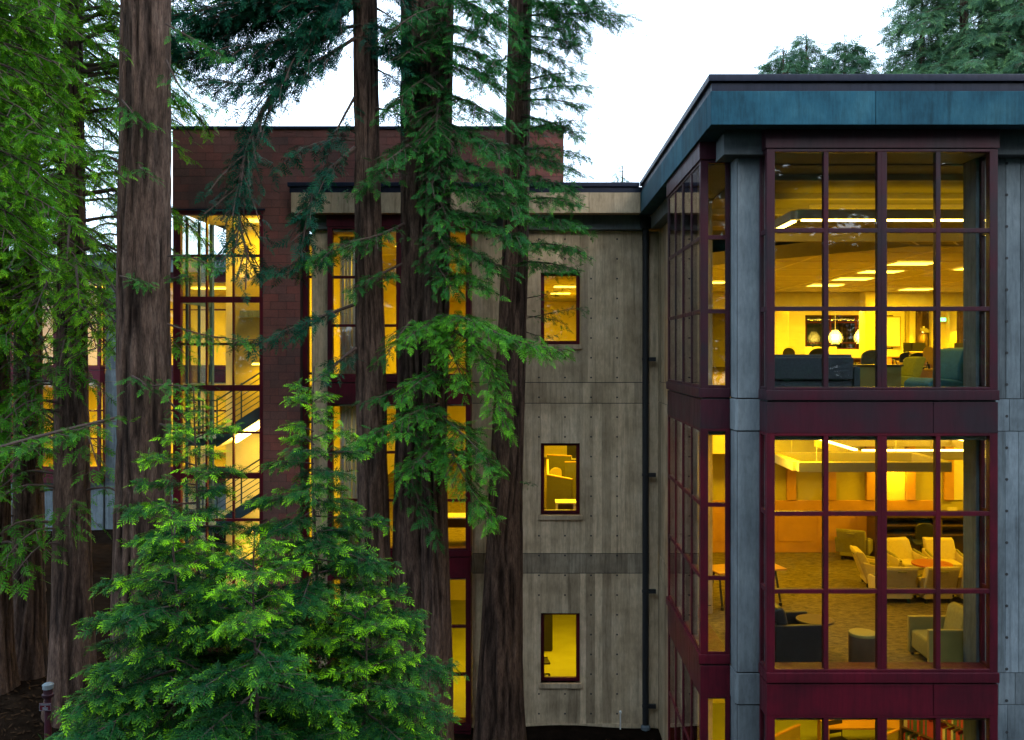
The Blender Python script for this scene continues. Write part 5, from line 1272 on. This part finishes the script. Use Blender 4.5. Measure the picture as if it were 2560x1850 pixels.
# ---- young redwoods in front
def sapling(label, seed, px, pytop, Y, height_seen, Lmax, n, grow, r0=.045):
    t = Tree('young_redwood', label, 'sapling', None, seed, M['leaf_sap'], 'young redwoods'); t.wood = 'twig'
    top = P(px, pytop, Y); g0 = float(gz(top.x, Y)) - .1
    pth = [Vector((top.x + .03 * math.sin(z * 2 + seed), Y + .02 * math.cos(z * 3), z)) for z in np.linspace(g0, top.z, 30)]
    MB().tube(pth, [r0 * (1 - k / 31) + .004 for k in range(30)], 8).build('trunk', M['twig'], t.e, smooth=True)
    az = t.r.uniform(0, 6)
    for k in range(n):
        f = ((k + .5) / n) ** .80; dzv = .10 + f * height_seen; z = top.z - dzv
        az += 2.4 + t.r.uniform(-.5, .5); d = Vector((math.cos(az), math.sin(az), 0))
        L = min(Lmax, .10 + grow * dzv) * t.r.choice((.55, .75, .9, 1.0, 1.1, 1.25)); up = max(-.1, .75 - .55 * dzv)
        p0 = Vector((top.x, Y, z))
        pts = [p0, p0 + d * L * .5 + Vector((0, 0, up * L * .55)), p0 + d * L + Vector((0, 0, up * L * .85 - .05 * L))]
        t.limb(pts, r0=.006 + .008 * L, r1=.003, sec=.14 + .30 * L, gap=.045 if dzv > .8 else .05, t0=.18, droop=.12, lod='near', step=.019, sc=.86 if dzv > 1 else .76, tint=.30 if dzv < 1.0 else -.06, rise=.12, taper=.45, tipup=.56, flop=.6)
    for k in range(6):      # leader tip
        a = k * 1.1; t.spray('near', Vector((top.x, Y, top.z - .03 * k)), Vector((math.cos(a), math.sin(a), 1.1)), .28, .45)
    t.done()
sapling('young redwood with an upright pale leader in front of the glazed stair', 201, 490, 968, 10.4, 4.7, 1.30, 78, .33)
sapling('young redwood with an upright pale leader in front of the red block wall', 202, 785, 916, 10.8, 5.0, 1.32, 80, .32)
sapling('small young redwood with a forked bare tip before the large left trunk', 203, 437, 1240, 9.6, 3.2, 1.10, 46, .42)
sapling('low bushy young redwood at the bottom right of the thicket', 204, 910, 1470, 10.2, 2.3, .95, 34, .60)
sapling('low bushy young redwood at the bottom left of the thicket', 205, 640, 1330, 9.2, 2.9, 1.15, 46, .50)

# ---- trees beyond the roof
def far_tree(label, seed, px, pytop, Y, spread, zlow, n, lean=0, tint=0):
    t = Tree('conifer_tree', label, 'tree', None, seed, M['leaf_far'], 'conifers beyond the roof'); top = P(px, pytop, Y)
    pts = [(top.x, Y, 0.0, .38), (top.x, Y, top.z * .6, .26), (top.x + lean * .5, Y, top.z - 3, .12), (top.x + lean, Y, top.z, .012)]
    c, r = trunk(t, pts, na=24, dz=.6, seed=seed, depth=.02, flare=.2)
    auto_limbs(t, c, r, zlow, top.z - .2, n, spread, spread * .12, lod='coarse', step=.20, sec=1.0, gap=.22, sc=.6, down=.12, tint=tint, r0k=.008); t.done()
far_tree('small conifer top left of the trio above the roof edge', 301, 1958, 108, 46, 1.5, 22.3, 44)
far_tree('tallest conifer top of the trio above the roof edge', 302, 2016, 78, 47, 1.9, 22.3, 60)
far_tree('right conifer top of the trio above the roof edge', 303, 2112, 92, 46, 2.3, 22.3, 60)
far_tree('conifer beginning the dense grove above the roof at right', 304, 2305, -60, 44, 3.6, 20.5, 90, tint=.2)
far_tree('conifer with a pale bare trunk in the grove above the roof at right', 305, 2410, -420, 43, 4.2, 20.5, 120, tint=.25)
far_tree('conifer at the right edge of the grove above the roof', 306, 2553, -450, 42, 4.2, 20.5, 120, tint=.2)
far_tree('conifer behind the dense grove above the roof at right', 307, 2480, -360, 47, 4.0, 21, 90, tint=.1)
far_tree('tiny far conifer tip over the corner of the two roofs', 308, 1556, 400, 70, .5, 22.0, 10)
# ---- the wood on the far side of the clearing, behind the viewpoint: it is what the panes mirror
wf_ = Foliage(77); wr = random.Random(77)
for k in range(20):
    x = -34 + 3.9 * k + wr.uniform(-1.5, 1.5); y = wr.uniform(-20, -11); H = wr.uniform(22, 30)
    for j in range(420):
        z = wr.uniform(1, H); a = wr.uniform(0, 6.28); rr_ = (3.6 * (1 - z / H) + .8) * wr.uniform(.3, 1)
        wf_.add('mass', (x + rr_ * math.cos(a), y + rr_ * math.sin(a), z), (math.cos(a), math.sin(a), wr.uniform(-.5, .1)), (wr.gauss(0, .4), wr.gauss(0, .4), 1), wr.uniform(.9, 1.7), .05)
o = wf_.build('woodland', M['leaf_dark'], None); tag(o, 'dark redwood wood on the far side of the clearing', 'woodland', kind='stuff')
print('TRIS', TRIS)
